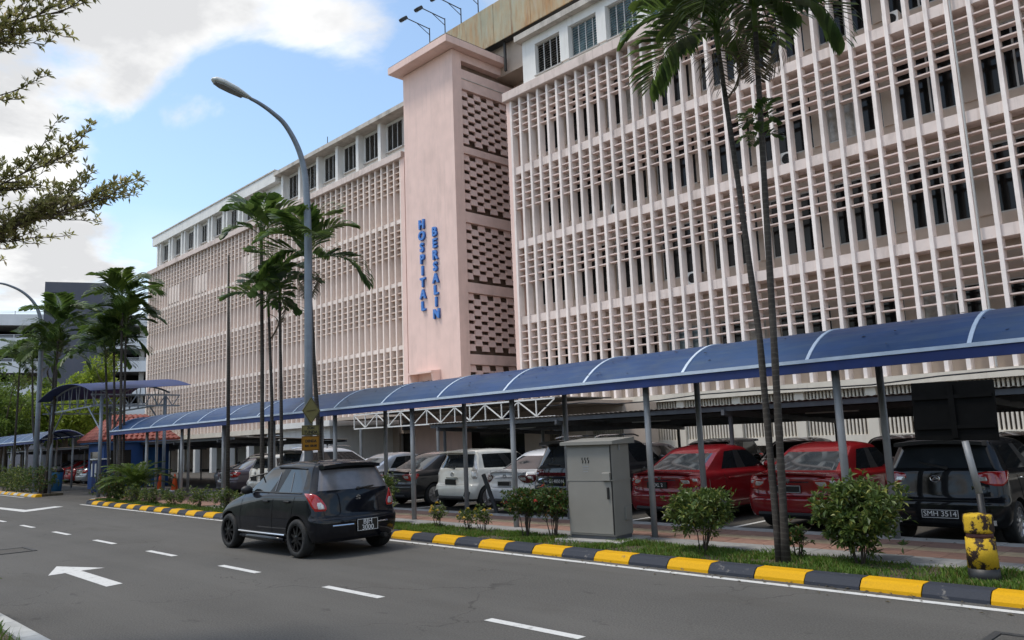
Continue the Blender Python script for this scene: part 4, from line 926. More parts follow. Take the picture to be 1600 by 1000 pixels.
M['blue_wall'] = pm('blue_wall_paint', (.018, .075, .26), .6, 0, .12, 2, .1, dirt=((.04, .07, .16), .5), streak=.3)
M['flash'] = pm('pale_flashing', (.50, .58, .68), .5, 0, .1, 5, .05, dirt=((.18, .26, .40), .7))
M['steel_grey'] = pm('grey_steel_paint', (.27, .275, .28), .5, .2, .12, 6, .1, dirt=((.13, .12, .11), .6), streak=.4)
M['steel_dark'] = pm('dark_steel', (.10, .105, .115), .5, .3, .15, 6, .1)
M['galv'] = pm('galvanised_steel', (.20, .23, .27), .5, .3, .12, 5, .08)
M['red_tile'] = pm('red_roof_tile', (.23, .05, .034), .7, 0, .2, 5, .2, dirt=((.14, .06, .045), .6), island=.12)
M['orange'] = pm('orange_cone', (.72, .10, .02), .55, 0, .12, 10, 0)
M['bluebin'] = pm('blue_plastic', (.03, .16, .36), .4, 0, .12, 6, 0)
M['cab'] = pm('cabinet_grey_paint', (.235, .226, .203), .55, 0, .06, 2.5, .06, dirt=((.25, .24, .21), .4), streak=.3)
M['tube_light'] = pm('tube_light_plastic', (.6, .6, .58), .5, 0, .05, 3, 0)
WF, WB, WZ0, WZ1 = 10.36, 12.44, 2.63, 3.13
WZB = 2.84      # the rear edge sits higher than the front edge
def vault(y, yf=WF, yb=WB, z0=WZ0, z1=WZ1):
    c = (yf + yb) / 2; h = (yb - yf) / 2; sg = z1 - (z0 + WZB) / 2; rr = (h*h + sg*sg) / (2*sg)
    return z0 + (WZB - z0) * (y - yf) / (yb - yf) + math.sqrt(max(0, rr*rr - (y - c)**2)) - (rr - sg)
def vault_strip(x0, x1, up, th, yf=WF, yb=WB, z0=WZ0, z1=WZ1, n=14):
    vs = []; fs = []
    for k in range(n + 1):
        y = yf + (yb - yf) * k / n; z = vault(y, yf, yb, z0, z1) + up
        vs += [(x0, y, z), (x1, y, z), (x1, y, z - th), (x0, y, z - th)]
    for k in range(n):
        for q in range(4): fs.append((k*4+q, k*4+(q+1)%4, k*4+4+(q+1)%4, k*4+4+q))
    fs += [(3, 2, 1, 0), (n*4, n*4+1, n*4+2, n*4+3)]
    return MB().add(vs, fs)
def walkway(name, label, xr, nb, ln, cols, base, yo=0.0):
    w_ = thing(name, label, 'walkway roof', base)
    yf, yb = WF + yo, WB + yo
    for k in range(nb):
        x1 = xr - k * ln; vault_strip(x1 - ln + .012, x1 - .012, 0, .012, yf, yb).build('roof_panel', M['blue_roof'], w_, True).data.shade_flat()
    for k in range(nb + 1):
        x1 = xr - k * ln; vault_strip(x1 - .024, x1 + .024, .014, .03, yf, yb).build('roof_rib', M['flash'], w_)
        vault_strip(x1 - .03, x1 + .03, -.02, .05, yf, yb).build('roof_hoop', M['blue_fascia'], w_)
    xl = xr - nb * ln
    for y, s, ze in ((yf, -1, WZ0), (yb, 1, WZB)):
        MB().box((xl, y + s*.012, ze - .035), (xr, y + s*.075, ze + .012)).build('roof_flashing', M['flash'], w_)
        MB().box((xl, y + s*.010 - .0, ze - (.165 if s < 0 else .08)), (xr, y + s*.055, ze - .037)).build('gutter', M['blue_fascia'], w_)
    for y, ze in ((10.6 + yo, WZ0), (12.1 + yo, WZB)): MB().box((xl, y - .03, ze - .14), (xr, y + .03, ze - .08)).build('beam', M['blue_fascia'], w_)
    for y in (11.0 + yo, 11.4 + yo, 11.8 + yo): MB().box((xl, y - .02, vault(y - yo) - .085), (xr, y + .02, vault(y - yo) - .045)).build('purlin', M['blue_fascia'], w_)
    for x in cols:
        for y, ze in ((10.6 + yo, WZ0), (12.1 + yo, WZB)):
            o = MB().tube([(x, y, .08), (x, y, ze - .09)], .052, 10).build('column', M['steel_grey'], w_, True)
        MB().bar((x, 10.6 + yo, WZ0 - .06), (x, 12.1 + yo, WZB - .06), .05).build('cross_tie', M['blue_fascia'], w_)
    return w_
walkway('covered_walkway', 'long blue barrel-roofed covered walkway running in front of the parked cars', 1.08, 17, 2.0, [1.65 - 3.15 * k for k in range(12)], (-12, 11.3, 0))
walkway('covered_walkway', 'blue barrel-roofed walkway beyond the car-park entrance at far left', -47.0, 10, 2.0, [-47.4 - 3.1 * k for k in range(7)], (-55, 12.2, 0), .9)
cb = thing('overhead_cable', 'thin dark cable slung below the blue walkway roof at right', 'cable', (-3, 12.6, 2.3))
MB().tube([(-12 + k * 1.0, 12.62, 2.40 + .05 * math.sin(k * 1.7) - .02 * (k % 3)) for k in range(15)], .012, 5).build('wire', M['steel_dark'], cb)

# ------------------------------------------------------------------ carports
M['shed_roof'] = pm('rusty_shed_sheet', (.16, .14, .12), .7, .1, .25, 1.5, .1, dirt=((.07, .05, .04), .6))
def carport(label, x0, x1, yf, yb, zf, zb_, base):
    t = thing('carport', label, 'carport', base)
    n = int((x1 - x0) / .075); vs = []; fs = []
    for k in range(n + 1):
        x = x0 + (x1 - x0) * k / n; dz = .009 * (1 if k % 2 else -1)
        vs += [(x, yf, zf + dz), (x, yb, zb_ + dz), (x, yb, zb_ + dz - .006), (x, yf, zf + dz - .006)]
    for k in range(n):
        for q in range(4): fs.append((k*4+q, k*4+(q+1)%4, k*4+4+(q+1)%4, k*4+4+q))
    MB().add(vs, fs).build('corrugated_roof', M['shed_roof'], t)
    for f in (.02, .35, .68, .98):
        y = yf + (yb - yf) * f; z = zf + (zb_ - zf) * f; MB().box((x0, y - .04, z - .13), (x1, y + .04, z - .03)).build('purlin', M['steel_dark'], t)
    k = 0; x = x0 + .4
    while x < x1:
        for y, z in ((yf + .3, zf), (yb - .3, zb_)): MB().tube([(x, y, -.01), (x, y, z - .10)], .045, 8).build('post', M['steel_dark'], t)
        MB().bar((x, yf, zf - .16), (x, yb, zb_ - .16), .07, .12).build('rafter', M['steel_dark'], t)
        MB().obox((x + 1.4, yf + 2.2, zf - .22), (1.2, .07, .06), ch=.01).build('tube_light', M['tube_light'], t)
        x += 4.9
    return t
carport('dark corrugated carport roof behind the walkway at right', -19.4, 6.0, 15.2, 21.0, 2.28, 2.02, (-7, 18, 0))
carport('dark corrugated carport roof behind the walkway at left', -74.0, -33.0, 15.2, 21.0, 2.30, 2.02, (-50, 18, 0))

# ------------------------------------------------------------------ entrance porch between the carports
ep = thing('entrance_porch', 'entrance porch with white steel truss below the stair tower', 'porch', (-26, 23, 0))
MB().box((-36.0, 22.0, 2.98), (-20.5, 26.9, 3.14)).build('porch_slab', M['inner'], ep)
for y in (19.4,):
    tr = MB(); xa, xb, z0, z1 = -30.0, -18.0, 2.42, 3.02; nn = 14
    tr.bar((xa, y, z0), (xb, y, z0), .05); tr.bar((xa, y, z1), (xb, y, z1), .05); tr.build('truss_chord', M['white_wall'], ep)
    for k in range(nn):
        a, b = xa + (xb - xa) * k / nn, xa + (xb - xa) * (k + 1) / nn
        MB().bar((a, y, z0 + .03), (a, y, z1 - .03), .035).build('truss_post', M['white_wall'], ep)
        MB().bar((a if k % 2 else b, y, z0 + .03), (b if k % 2 else a, y, z1 - .03), .035).build('truss_diagonal', M['white_wall'], ep)
MB().box((-30, 19.5, 3.03), (-18, 22.4, 3.07)).build('porch_roof', M['shed_roof'], ep)
for x in (-29.5, -24.2, -18.6): MB().tube([(x, 19.4, 0), (x, 19.4, 2.42)], .06, 8).build('post', M['steel_grey'], ep)
wl = [(-38.0, -36.2, 'inner'), (-32.9, -31.6, 'inner'), (-26.4, -25.2, 'inner'), (-23.8, -22.6, 'inner'), (-20.6, -19.2, 'inner')]
for a, b, mt in wl: MB().box((a, 26.3, -.02), (b, 26.75, 2.98)).build('wall', M[mt], ep)
MB().box((-36.2, 26.35, 2.25), (-20.6, 26.7, 2.975)).build('lintel', M['inner'], ep)
MB().box((-36.2, 27.6, -.02), (-20.6, 27.7, 2.9)).build('lobby_wall', M['black'], ep)
d = MB(); [d.box((x_, 26.45, .0), (x_ + .07, 26.55, 2.25)) for x_ in (-36.2, -35.1, -34.0, -32.97)]; d.build('door_frame', M['win_frame'], ep)
MB().box((-36.1, 26.5, .02), (-33.0, 26.52, 2.24)).build('glass_door', M['pane'], ep)
MB().box((-31.6, 26.5, .02), (-26.4, 26.52, 2.24)).build('glass_front', M['pane'], ep)
MB().box((-35.9, 26.28, 2.42), (-33.6, 26.34, 2.80)).build('door_sign', M['steel_dark'], ep)
MB().box((-28.0, 26.26, 2.35), (-27.0, 26.33, 2.85)).build('blue_notice', M['blue_fascia'], ep)
for k in range(3): MB().obox((-33.5 + 4.2 * k, 24.0, 2.93), (1.2, .08, .06), ch=.01).build('tube_light', M['tube_light'], ep)
ob = MB().box((-40.2, 21.6, -.01), (-33.6, 26.9, 2.7)); 
an = thing('annex', 'cream single-storey annex beside the porch with a blue poster', 'building', (-38, 23, 0))
MB().box((-42.0, 22.3, -.02), (-36.8, 26.8, 2.75)).build('wall', M['white_wall'], an)
MB().box((-42.4, 21.9, 2.75), (-36.2, 26.85, 3.05)).build('roof_slab', M['white_wall'], an)
MB().box((-39.2, 22.24, .75), (-37.4, 22.29, 1.75)).build('poster', M['bluebin'], an)

# ------------------------------------------------------------------ car-park gate arch
ga = thing('gate_canopy', 'tall steel-trussed blue canopy arch over the car-park entrance', 'canopy', (-38.0, 11.7, 0))
GX0, GX1, GY0, GY1, GZ = -41.4, -34.5, 10.45, 12.95, 4.10
for x in (GX0, GX1):
    for y in (GY0, GY1): MB().tube([(x, y, 0), (x, y, GZ)], .07, 10).build('post', M['galv'], ga, True)
def gz_(x): c = (GX0 + GX1) / 2; h = (GX1 - GX0) / 2 + .45; return GZ + .12 + .50 * (1 - ((x - c) / h) ** 2)
def truss(p, q, drop, nn, nm):
    p, q = Vector(p), Vector(q); m = MB().bar(p, q, .06); lo = Vector((0, 0, -drop)); m.bar(p + lo, q + lo, .06)
    for k in range(nn):
        a, b = p.lerp(q, k / nn), p.lerp(q, (k + 1) / nn); m.bar(a + (lo if k % 2 else Vector()), b + (Vector() if k % 2 else lo), .035)
    m.build(nm, M['galv'], ga)
for x in (GX0, GX1): truss((x, GY0 - .4, GZ + .05), (x, GY1 + .6, GZ + .05), .45, 12, 'side_truss')
for y in (GY0, GY1):
    P = [(GX0 - .4 + (GX1 - GX0 + .8) * k / 14, y, gz_(GX0 - .4 + (GX1 - GX0 + .8) * k / 14)) for k in range(15)]; m = MB().tube(P, .04, 6)
    m.bar((GX0, y, GZ - .35), (GX1, y, GZ - .35), .06)
    for k in range(1, 14): m.bar(P[k], (P[k][0] + (.25 if k % 2 else -.25), y, GZ - .35), .03)
    m.build('arch_truss', M['galv'], ga)
for (x, s) in ((GX0, 1), (GX1, -1)):
    for y in (GY0, GY1): MB().tube([(x, y, 2.7), (x + s * 1.7, y, GZ - .36)], .035, 6).build('brace', M['galv'], ga)
vs = []; fs = []; n = 18
for k in range(n + 1):
    x = GX0 - .45 + (GX1 - GX0 + .9) * k / n; z = gz_(x) + .05; vs += [(x, GY0 - .55, z), (x, GY1 + .9, z + .3), (x, GY1 + .9, z + .285), (x, GY0 - .55, z - .015)]
for k in range(n):
    for q in range(4): fs.append((k*4+q, k*4+(q+1)%4, k*4+4+(q+1)%4, k*4+4+q))
fs += [(3, 2, 1, 0), (n*4, n*4+1, n*4+2, n*4+3)]
MB().add(vs, fs).build('roof_sheet', M['blue_fascia'], ga)

# ------------------------------------------------------------------ guard house with tiled roof
M['door_blue'] = pm('bright_blue_paint', (.03, .16, .45), .5, 0, .1, 3, .05)
gh = thing('guard_house', 'blue guard house with red tiled roof by the entrance', 'guard house', (-45, 15, 0))
HX0, HX1, HY0, HY1 = -46.4, -43.9, 13.5, 16.75
MB().box((HX0, HY0, -.01), (HX1, HY1 - 1.35, 2.42)).build('wall', M['blue_wall'], gh)
MB().box((HX0, HY1 - 1.35, -.01), (HX1 - .55, HY1, 2.42)).build('wall', M['blue_wall'], gh)
MB().box((HX1 - .24, HY1 - .22, -.01), (HX1, HY1, 2.42)).build('pillar', M['blue_wall'], gh)
dr = MB().box((HX1 - .545, HY1 - 1.2, 0), (HX1 - .50, HY1 - .35, 2.05)).build('door', M['door_blue'], gh)
sub('handle', MB().tube([(HX1 - .47, HY1 - .45, .95), (HX1 - .47, HY1 - .45, 1.1)], .015, 6), M['chrome'], dr)
MB().box((HX1 + .0, HY0 + .25, 1.0), (HX1 + .03, HY0 + 1.3, 1.95)).build('window', M['pane'], gh)
MB().box((HX0 + .4, HY0 - .03, 1.0), (HX0 + 1.8, HY0 - .0, 1.9)).build('window', M['pane'], gh)
MB().box((HX0 - .35, HY0 - .35, 2.32), (HX1 + .35, HY0 - .31, 2.5)).build('fascia_board', M['door_blue'], gh)
MB().box((HX1 + .31, HY0 - .31, 2.32), (HX1 + .35, HY1 + .35, 2.5)).build('fascia_board', M['door_blue'], gh)
ex0, ex1, ey0, ey1, ez, rz = HX0 - .45, HX1 + .45, HY0 - .45, HY1 + .45, 2.46, 3.80
xc_ = (ex0 + ex1) / 2; hd = (ex1 - ex0) / 2
MB().add([(ex0, ey0, ez), (ex1, ey0, ez), (ex1, ey1, ez), (ex0, ey1, ez), (xc_, ey0 + hd * .7, rz), (xc_, ey1 - hd * .7, rz), (ex0, ey0, ez - .06), (ex1, ey0, ez - .06), (ex1, ey1, ez - .06), (ex0, ey1, ez - .06)],
         [(0, 1, 4), (1, 2, 5, 4), (2, 3, 5), (3, 0, 4, 5), (9, 8, 7, 6), (0, 6, 7, 1), (1, 7, 8, 2), (2, 8, 9, 3), (3, 9, 6, 0)]).build('roof', M['red_tile'], gh)
def tile_course(a, b, c, d, rows_, width, nm):
    """roof tiles on slope a-b (eave) to d-c (ridge)"""
    a, b, c, d = map(Vector, (a, b, c, d)); nrm = (b - a).cross(d - a).normalized()
    if nrm.z < 0: nrm = -nrm
    for r_ in range(rows_):
        f0, f1 = r_ / rows_, (r_ + 1.12) / rows_; p0, p1, q0, q1 = a.lerp(d, f0), b.lerp(c, f0), a.lerp(d, min(1, f1)), b.lerp(c, min(1, f1))
        n_ = max(1, int((p1 - p0).length / width)); m = MB()
        for k in range(n_):
            s0, s1, sm = k / n_, (k + 1) / n_, (k + .5) / n_
            e0, e1, em = p0.lerp(p1, s0) + nrm * .03, p0.lerp(p1, s1) + nrm * .03, p0.lerp(p1, sm) + nrm * .085
            g0, g1, gm = q0.lerp(q1, s0) + nrm * .008, q0.lerp(q1, s1) + nrm * .008, q0.lerp(q1, sm) + nrm * .06
            m.add([e0, em, e1, g1, gm, g0, e0 - nrm * .03, e1 - nrm * .03], [(0, 1, 4, 5), (1, 2, 3, 4), (0, 6, 7, 2, 1)])
        m.build(nm, M['red_tile'], gh, stuff=True)
tile_course((ex1, ey0, ez), (ex1, ey1, ez), (xc_, ey1 - hd * .7, rz), (xc_, ey0 + hd * .7, rz), 8, .26, 'tile_row')
tile_course((ex0, ey0, ez), (ex1, ey0, ez), (xc_, ey0 + hd * .7, rz), (xc_, ey0 + hd * .7, rz), 8, .26, 'tile_row')
# parking payment machine
pmach = thing('payment_machine', 'dark blue parking machine with white side panels beside the gate post', 'machine', (-40.6, 12.2, 0), world=True)
MB().obox((-40.6, 12.3, .75), (.62, .45, 1.5), ch=.03).build('cabinet', M['blue_fascia'], pmach)
MB().box((-41.05, 12.0, 1.52), (-40.15, 12.65, 1.58)).build('hood', M['white_wall'], pmach)
for x in (-40.86, -40.34): MB().box((x - .07, 12.04, .75), (x + .07, 12.074, 1.35)).build('side_panel', M['white_wall'], pmach)

# ------------------------------------------------------------------ street lamps
def street_lamp(label, x, y, h0, pts, r0, r1):
    t = thing('street_lamp', label, 'street lamp', (x, y, 0))
    Q = [Vector(p) for p in pts]; pts = [Q[0]]
    for i in range(len(Q) - 1):
        a, b, c, d_ = Q[max(i-1, 0)], Q[i], Q[i+1], Q[min(i+2, len(Q)-1)]
        for k in range(1, 6): u = k / 5; pts.append(.5 * ((2*b) + (c - a)*u + (2*a - 5*b + 4*c - d_)*u*u + (3*b - a - 3*c + d_)*u**3))
    n = len(pts); MB().tube([(x, y, .0), (x, y, h0 * .5)] + pts, [r0 * 1.08, r0 * 1.0] + [r0 + (r1 - r0) * (k / (n - 1)) ** .8 for k in range(n)], 12).build('pole', M['galv'], t, True)
    MB().lathe([(r0 * 2.2, 0), (r0 * 2.2, .03), (r0 * 1.3, .05)], 14, (x, y, .08)).build('base_plate', M['galv'], t)
    e = Vector(pts[-1]); d = (e - Vector(pts[-2])).normalized()
    prof = [(0.0, .045), (.12, .085), (.40, .15), (.75, .165), (.92, .13), (1.0, .05)]
    vs = []; fs = []; sx = Vector((1, 0, 0)); up = sx.cross(d).normalized(); up = up if up.z > 0 else -up
    for s, w_ in prof:
        c = e + d * (s - .05)
        for k in range(12):
            a = 2 * math.pi * k / 12; vs.append(c + sx * w_ * math.cos(a) + up * (w_ * (.75 if math.sin(a) > 0 else .28)) * math.sin(a))
    for i in range(len(prof) - 1):
        for k in range(12): fs.append((i*12+k, i*12+(k+1)%12, (i+1)*12+(k+1)%12, (i+1)*12+k))
    fs += [tuple(range(11, -1, -1)), tuple((len(prof)-1)*12+k for k in range(12))]
    MB().add(vs, fs).build('lamp_head', M['lamp_head'], t, True)
    vs = []
    for s, w_ in ((.22, .08), (.5, .12), (.75, .125), (.92, .07)):
        c = e + d * (s - .05) - up * (.050); vs += [c - sx * w_, c + sx * w_]
    MB().add(vs + [v_ - up * .012 for v_ in vs], [(0,1,3,2),(2,3,5,4),(4,5,7,6),(9,8,10,11),(11,10,12,13),(13,12,14,15),(0,2,10,8),(2,4,12,10),(4,6,14,12),(1,9,11,3),(3,11,13,5),(5,13,15,7),(0,8,9,1),(6,7,15,14)]).build('lens', M['steel_grey'], t)
    return t
M['lamp_head'] = pm('lamp_housing', (.55, .58, .57), .45, 0, .06, 5, 0)
LPX, LPY = -16.92, 9.68
lp = street_lamp('tall grey curved street lamp with parking warning signs rising behind the black hatchback', LPX, LPY, 7.6,
    [(LPX, LPY, 6.6), (LPX - .02, LPY - .02, 7.7), (LPX - .03, LPY - .08, 8.45), (LPX - .04, LPY - .26, 9.05), (LPX - .04, LPY - .60, 9.55), (LPX - .04, LPY - .95, 9.78), (LPX - .04, LPY - 1.28, 9.92), (LPX - .04, LPY - 1.52, 9.98)], .095, .04)
street_lamp('distant grey curved street lamp among palms at the left edge', -43.1, 10.25, 7.6,
    [(-43.1, 10.25, 6.6), (-43.1, 10.22, 7.8), (-43.1, 10.10, 8.6), (-43.1, 9.80, 9.2), (-43.1, 9.3, 9.65), (-43.1, 8.7, 9.9), (-43.1, 8.3, 9.95)], .11, .045)
M['sign_olive'] = wornpaint('shaded_yellow_sign', (.22, .19, .075), (.15, .14, .09), .55, .8, 5); M['sign_orange'] = wornpaint('faded_orange_sign', (.36, .17, .02), (.25, .14, .03), .5, .8, 5)  # olive plate colour is sign yellow with its shade painted in
M['ink'] = pm('black_sign_ink', (.012, .011, .01), .6, 0, .2, 10, 0)
ds = thing('warning_sign', 'faded yellow diamond warning sign on the street lamp pole', 'sign', (LPX + .13, LPY, 2.25))
MB().prism([(LPX + .12, LPY, 2.26), (LPX + .12, LPY + .24, 2.58), (LPX + .12, LPY, 2.90), (LPX + .12, LPY - .24, 2.58)], (.008, 0, 0)).build('plate', M['sign_olive'], ds)
m = MB(); cn_ = [(LPY, 2.285), (LPY + .222, 2.58), (LPY, 2.875), (LPY - .222, 2.58)]
for k in range(4): a, b = cn_[k], cn_[(k + 1) % 4]; m.bar((LPX + .131, a[0], a[1]), (LPX + .131, b[0], b[1]), .012, .006)
m.bar((LPX + .131, LPY - .12, 2.57), (LPX + .131, LPY + .02, 2.585), .05, .006); m.bar((LPX + .131, LPY + .02, 2.585), (LPX + .131, LPY + .12, 2.60), .03, .006); m.build('symbol', M['ink'], ds)
def flat_sign(label, z0, z1, y0, y1, mt, lines):
    t = thing('parking_sign', label, 'sign', (LPX + .12, (y0 + y1) / 2, z0))
    MB().obox((LPX + .115, (y0 + y1) / 2, (z0 + z1) / 2), (.012, y1 - y0, z1 - z0), ch=.002).build('plate', M[mt], t)
    for s, sz, z in lines:
        me = text_mesh(s, sz, .001, M['ink'], bold=.004); o = place('lettering', me, t, (LPX + .123, (y0 + y1) / 2, z)); o.rotation_euler = (R(90), 0, R(90))
    m = MB(); [m.box((LPX + .12, a[0], a[1]), (LPX + .124, b[0], b[1])) for a, b in (((y0 + .01, z0 + .01), (y1 - .01, z0 + .02)), ((y0 + .01, z1 - .02), (y1 - .01, z1 - .01)), ((y0 + .01, z0 + .02), (y0 + .02, z1 - .02)), ((y1 - .02, z0 + .02), (y1 - .01, z1 - .02)))]; m.build('border', M['ink'], t)
flat_sign('faded olive sign reading ZON TUNDA on the street lamp pole', 2.01, 2.24, LPY - .24, LPY + .22, 'sign_olive', [('ZON', .085, 2.175), ('TUNDA', .10, 2.075)])
flat_sign('faded orange sign reading DENDA below the olive sign on the lamp pole', 1.65, 1.99, LPY - .24, LPY + .22, 'sign_orange', [('DENDA', .085, 1.87), ('RM 100.00', .072, 1.76)])

# ------------------------------------------------------------------ grey utility cabinet on its plinth
cbx, cby = -8.375, 9.98
ca = thing('utility_cabinet', 'grey metal utility cabinet on a concrete plinth beside the kerb', 'cabinet', (cbx, cby, .1), R(6), world=False)
MB().obox((0, 0, -.02), (1.25, .86, .13), ch=.01).build('plinth', M['concrete'], ca)
MB().obox((0, 0, .075), (.84, .46, .06)).build('base_frame', M['steel_dark'], ca)
bd = MB().obox((0, 0, .80), (.86, .50, 1.40), ch=.006).build('body', M['cab'], ca)
MB().obox((-.0, -.256, .53), (.80, .014, .80), ch=.004).build('front_door', M['cab'], ca)
MB().obox((-.0, -.256, 1.20), (.80, .014, .50), ch=.004).build('front_panel', M['cab'], ca)
MB().prism([(-.50, -.33, 1.50), (-.50, -.33, 1.55), (-.50, .33, 1.60), (-.50, .33, 1.50)], (1.0, 0, 0)).build('roof_cap', M['cab'], ca)
MB().box((-.435, -.268, .935), (.435, -.25, .955)).build('door_rail', M['cab'], ca)
MB().obox((.434, 0, .945), (.014, .50, .03)).build('side_rail', M['cab'], ca)
MB().box((.405, -.262, .12), (.418, -.249, 1.48)).build('hinge_gap', M['ink'], ca)
hb = MB().obox((.33, -.275, 1.0), (.14, .05, .13), ch=.008).build('lock_box', M['cab'], ca)
lk = MB().obox((.345, -.272, .75), (.03, .03, .18), ch=.006).build('latch', M['ink'], ca)
MB().obox((.445, .08, .42), (.04, .10, .20), ch=.008).build('side_vent', M['cab'], ca)
MB().tube([(.44, -.05, 1.56), (.445, -.05, 1.40)], .014, 6).build('padlock_hasp', M['steel_grey'], ca)
for k in range(3):
    x = -.115 + .055 * k; MB().tube([(x, -.266, 1.30), (x - .012, -.266, 1.275), (x + .010, -.266, 1.25), (x - .002, -.266, 1.215)], .0085, 4).build('printed_mark', M['ink'], ca)
for k, w_ in enumerate((.115, .115, .09)):
    MB().box((-.06 - w_ / 2, -.2652, 1.155 - .04 * k), (-.06 + w_ / 2, -.2632, 1.171 - .04 * k)).build('printed_line', M['steel_grey'], ca)

# ------------------------------------------------------------------ painted bollard and sign back
bo = thing('bollard', 'yellow concrete bollard with flaking black paint at the right by the kerb', 'bollard', (-2.79, 9.46, .1))
M['flake'] = wornpaint('flaking_bollard_paint', (.62, .40, .03), (.035, .022, .018), .50, .54, 5.5); M['maroon'] = pm('maroon_band', (.10, .035, .03), .7, 0, .3, 12, .3)
bx_, by_ = -2.79, 9.46
MB().lathe([(.148, .14), (.14, .45)], 20, (bx_, by_, .08)).build('shaft', M['flake'], bo, True)
MB().lathe([(.155, -.02), (.152, .06), (.148, .14)], 20, (bx_, by_, .08)).build('foot', M['trim'], bo, True)
MB().lathe([(.128, .45), (.128, .50)], 20, (bx_, by_, .08)).build('neck', M['maroon'], bo, True)
MB().lathe([(.14, .50), (.143, .53), (.143, .66), (.135, .685), (.08, .695)], 20, (bx_, by_, .08)).build('head', M['flake'], bo, True)
M['board'] = pm('black_sign_back', (.006, .006, .006), .9, 0, .2, 8, 0, spec=.1)
sb = thing('sign_board', 'black back of a rectangular road sign on a post at the right', 'sign', (-2.83, 9.75, .1))
MB().obox((-3.02, 9.86, 1.86), (.86, .025, .66), (0, R(1.5), R(0)), ch=.004).build('board', M['board'], sb)
for z in (1.68, 2.02): MB().box((-3.43, 9.82, z - .02), (-2.61, 9.846, z + .02)).build('stiffener', M['board'], sb)
MB().box((-3.05, 9.815, 1.56), (-2.99, 9.845, 2.15)).build('post_clamp', M['board'], sb)
MB().tube([(-2.83, 9.83, .08), (-2.85, 9.83, .95)], .036, 10).build('lower_post', M['trim'], sb, True)
MB().tube([(-2.85, 9.83, .95), (-2.93, 9.83, 1.52)], .036, 10).build('post', M['steel_grey'], sb, True)

# ------------------------------------------------------------------ cones and bins
for k, (x, y, lab) in enumerate(((-37.0, 14.4, 'orange traffic cone standing alone near the guard house'), (-39.0, 14.5, 'orange traffic cone partly behind a walkway column by the blue door'))):
    t = thing('traffic_cone', lab, 'traffic cone', (x, y, 0), group='traffic cones by the guard house')
    MB().obox((x, y, .02), (.40, .40, .05), ch=.01).build('foot', M['white_wall'], t); MB().lathe([(.165, .04), (.035, .75), (.03, .77)], 18, (x, y, 0)).build('cone_body', M['orange'], t, True)
t = thing('waste_bin', 'blue plastic bin beside the left gate post', 'bin', (-46.0, 11.9, 0))
MB().lathe([(.26, 0), (.32, .9), (.33, .95)], 16, (-46.0, 11.9, 0)).build('bin_body', M['bluebin'], t, True); MB().lathe([(.34, .95), (.33, 1.05), (.15, 1.25)], 16, (-46.0, 11.9, 0)).build('lid', M['trim'], t, True)
# black bar leaning behind the pavement
t = MB().tube([(-13.55, 12.55, .02), (-13.95, 12.5, .95)], .05, 6).build('barrier_arm', M['trim']); tag(t, 'short black slanted post in front of the white hatchback', 'post')

# ------------------------------------------------------------------ multi-storey car park far left
M['mscp_white'] = pm('pale_parapet_paint', (.68, .70, .72), .7, 0, .05, 1, .05, dirt=((.38, .40, .42), .4), streak=.3)
M['mscp_grey'] = pm('dark_grey_wall_paint', (.085, .09, .115), .75, 0, .05, .4, .05, dirt=((.12, .12, .14), .5), streak=.3)
ang = math.atan2(.90, .43)
mp_ = thing('parking_building', 'far multi-storey car park with white parapets and dark grey tower', 'building', (-114.3, 28.0, 0), ang, world=False)
MB().box((-.4, -1.5, 0), (6.6, 8, 24.0)).build('stair_tower', M['mscp_grey'], mp_)
wd = MB(); [wd.box(a, b) for a, b in (((.25, -1.56, 20.9), (1.75, -1.5, 21.0)), ((.25, -1.56, 22.5), (1.75, -1.5, 22.6)), ((.25, -1.56, 21.0), (.35, -1.5, 22.5)), ((1.65, -1.56, 21.0), (1.75, -1.5, 22.5)))]; wdo = wd.build('window', M['ink'], mp_)
MB().box((.35, -1.53, 21.0), (1.65, -1.505, 22.5)).build('window_pane', M['steel_grey'], mp_)
for side, (xa, xb) in enumerate(((-40, -.4), (6.6, 40))):
    MB().box((xa, 6, 0), (xb, 6.3, 20)).build('back_wall', M['black'], mp_)
    for k in range(7):
        z = 20.3 - 3.05 * k
        if z < 1: break
        MB().box((xa, 0, z - 1.75), (xb, .2, z - .35)).build('parapet', M['mscp_white'], mp_)
        MB().box((xa, .2, z - 1.75), (xb, 6, z - 1.55)).build('deck', M['concrete'], mp_)
        rl = MB()
        for q in (0.0, .18, .36): rl.box((xa, .06, z - .33 + q + .02), (xb, .12, z - .33 + q + .07))
        n = int((xb - xa) / 2.4)
        for q in range(n): rl.box((xa + q * 2.4, .05, z - .35), (xa + q * 2.4 + .08, .13, z + .12))
        rl.build('railing', M['mscp_white'], mp_)
    for q in range(int((xb - xa) / 8)): MB().box((xa + 4 + q * 8, .8, 0), (xa + 4.6 + q * 8, 1.5, 20)).build('column', M['concrete'], mp_)
for x in (13.5, 16.2): MB().tube([(x, 3, 20), (x, 3, 23.8)], .14, 8).build('roof_mast', M['galv'], mp_)
dp = MB(); [dp.tube([(13.6 + .35 * k, -.2, 0), (13.6 + .35 * k, -.2, 12)], .13, 8) for k in range(3)]; dp.build('downpipes', M['mscp_white'], mp_)
fh = thing('grey_block', 'grey service building behind the left walkway', 'building', (-75, 22, 0))
MB().box((-100, 20, 0), (-80, 30, 5.2)).build('wall', M['mscp_grey'], fh); MB().box((-100.3, 19.6, 5.2), (-79.6, 30.3, 5.5)).build('roof_slab', M['mscp_white'], fh)
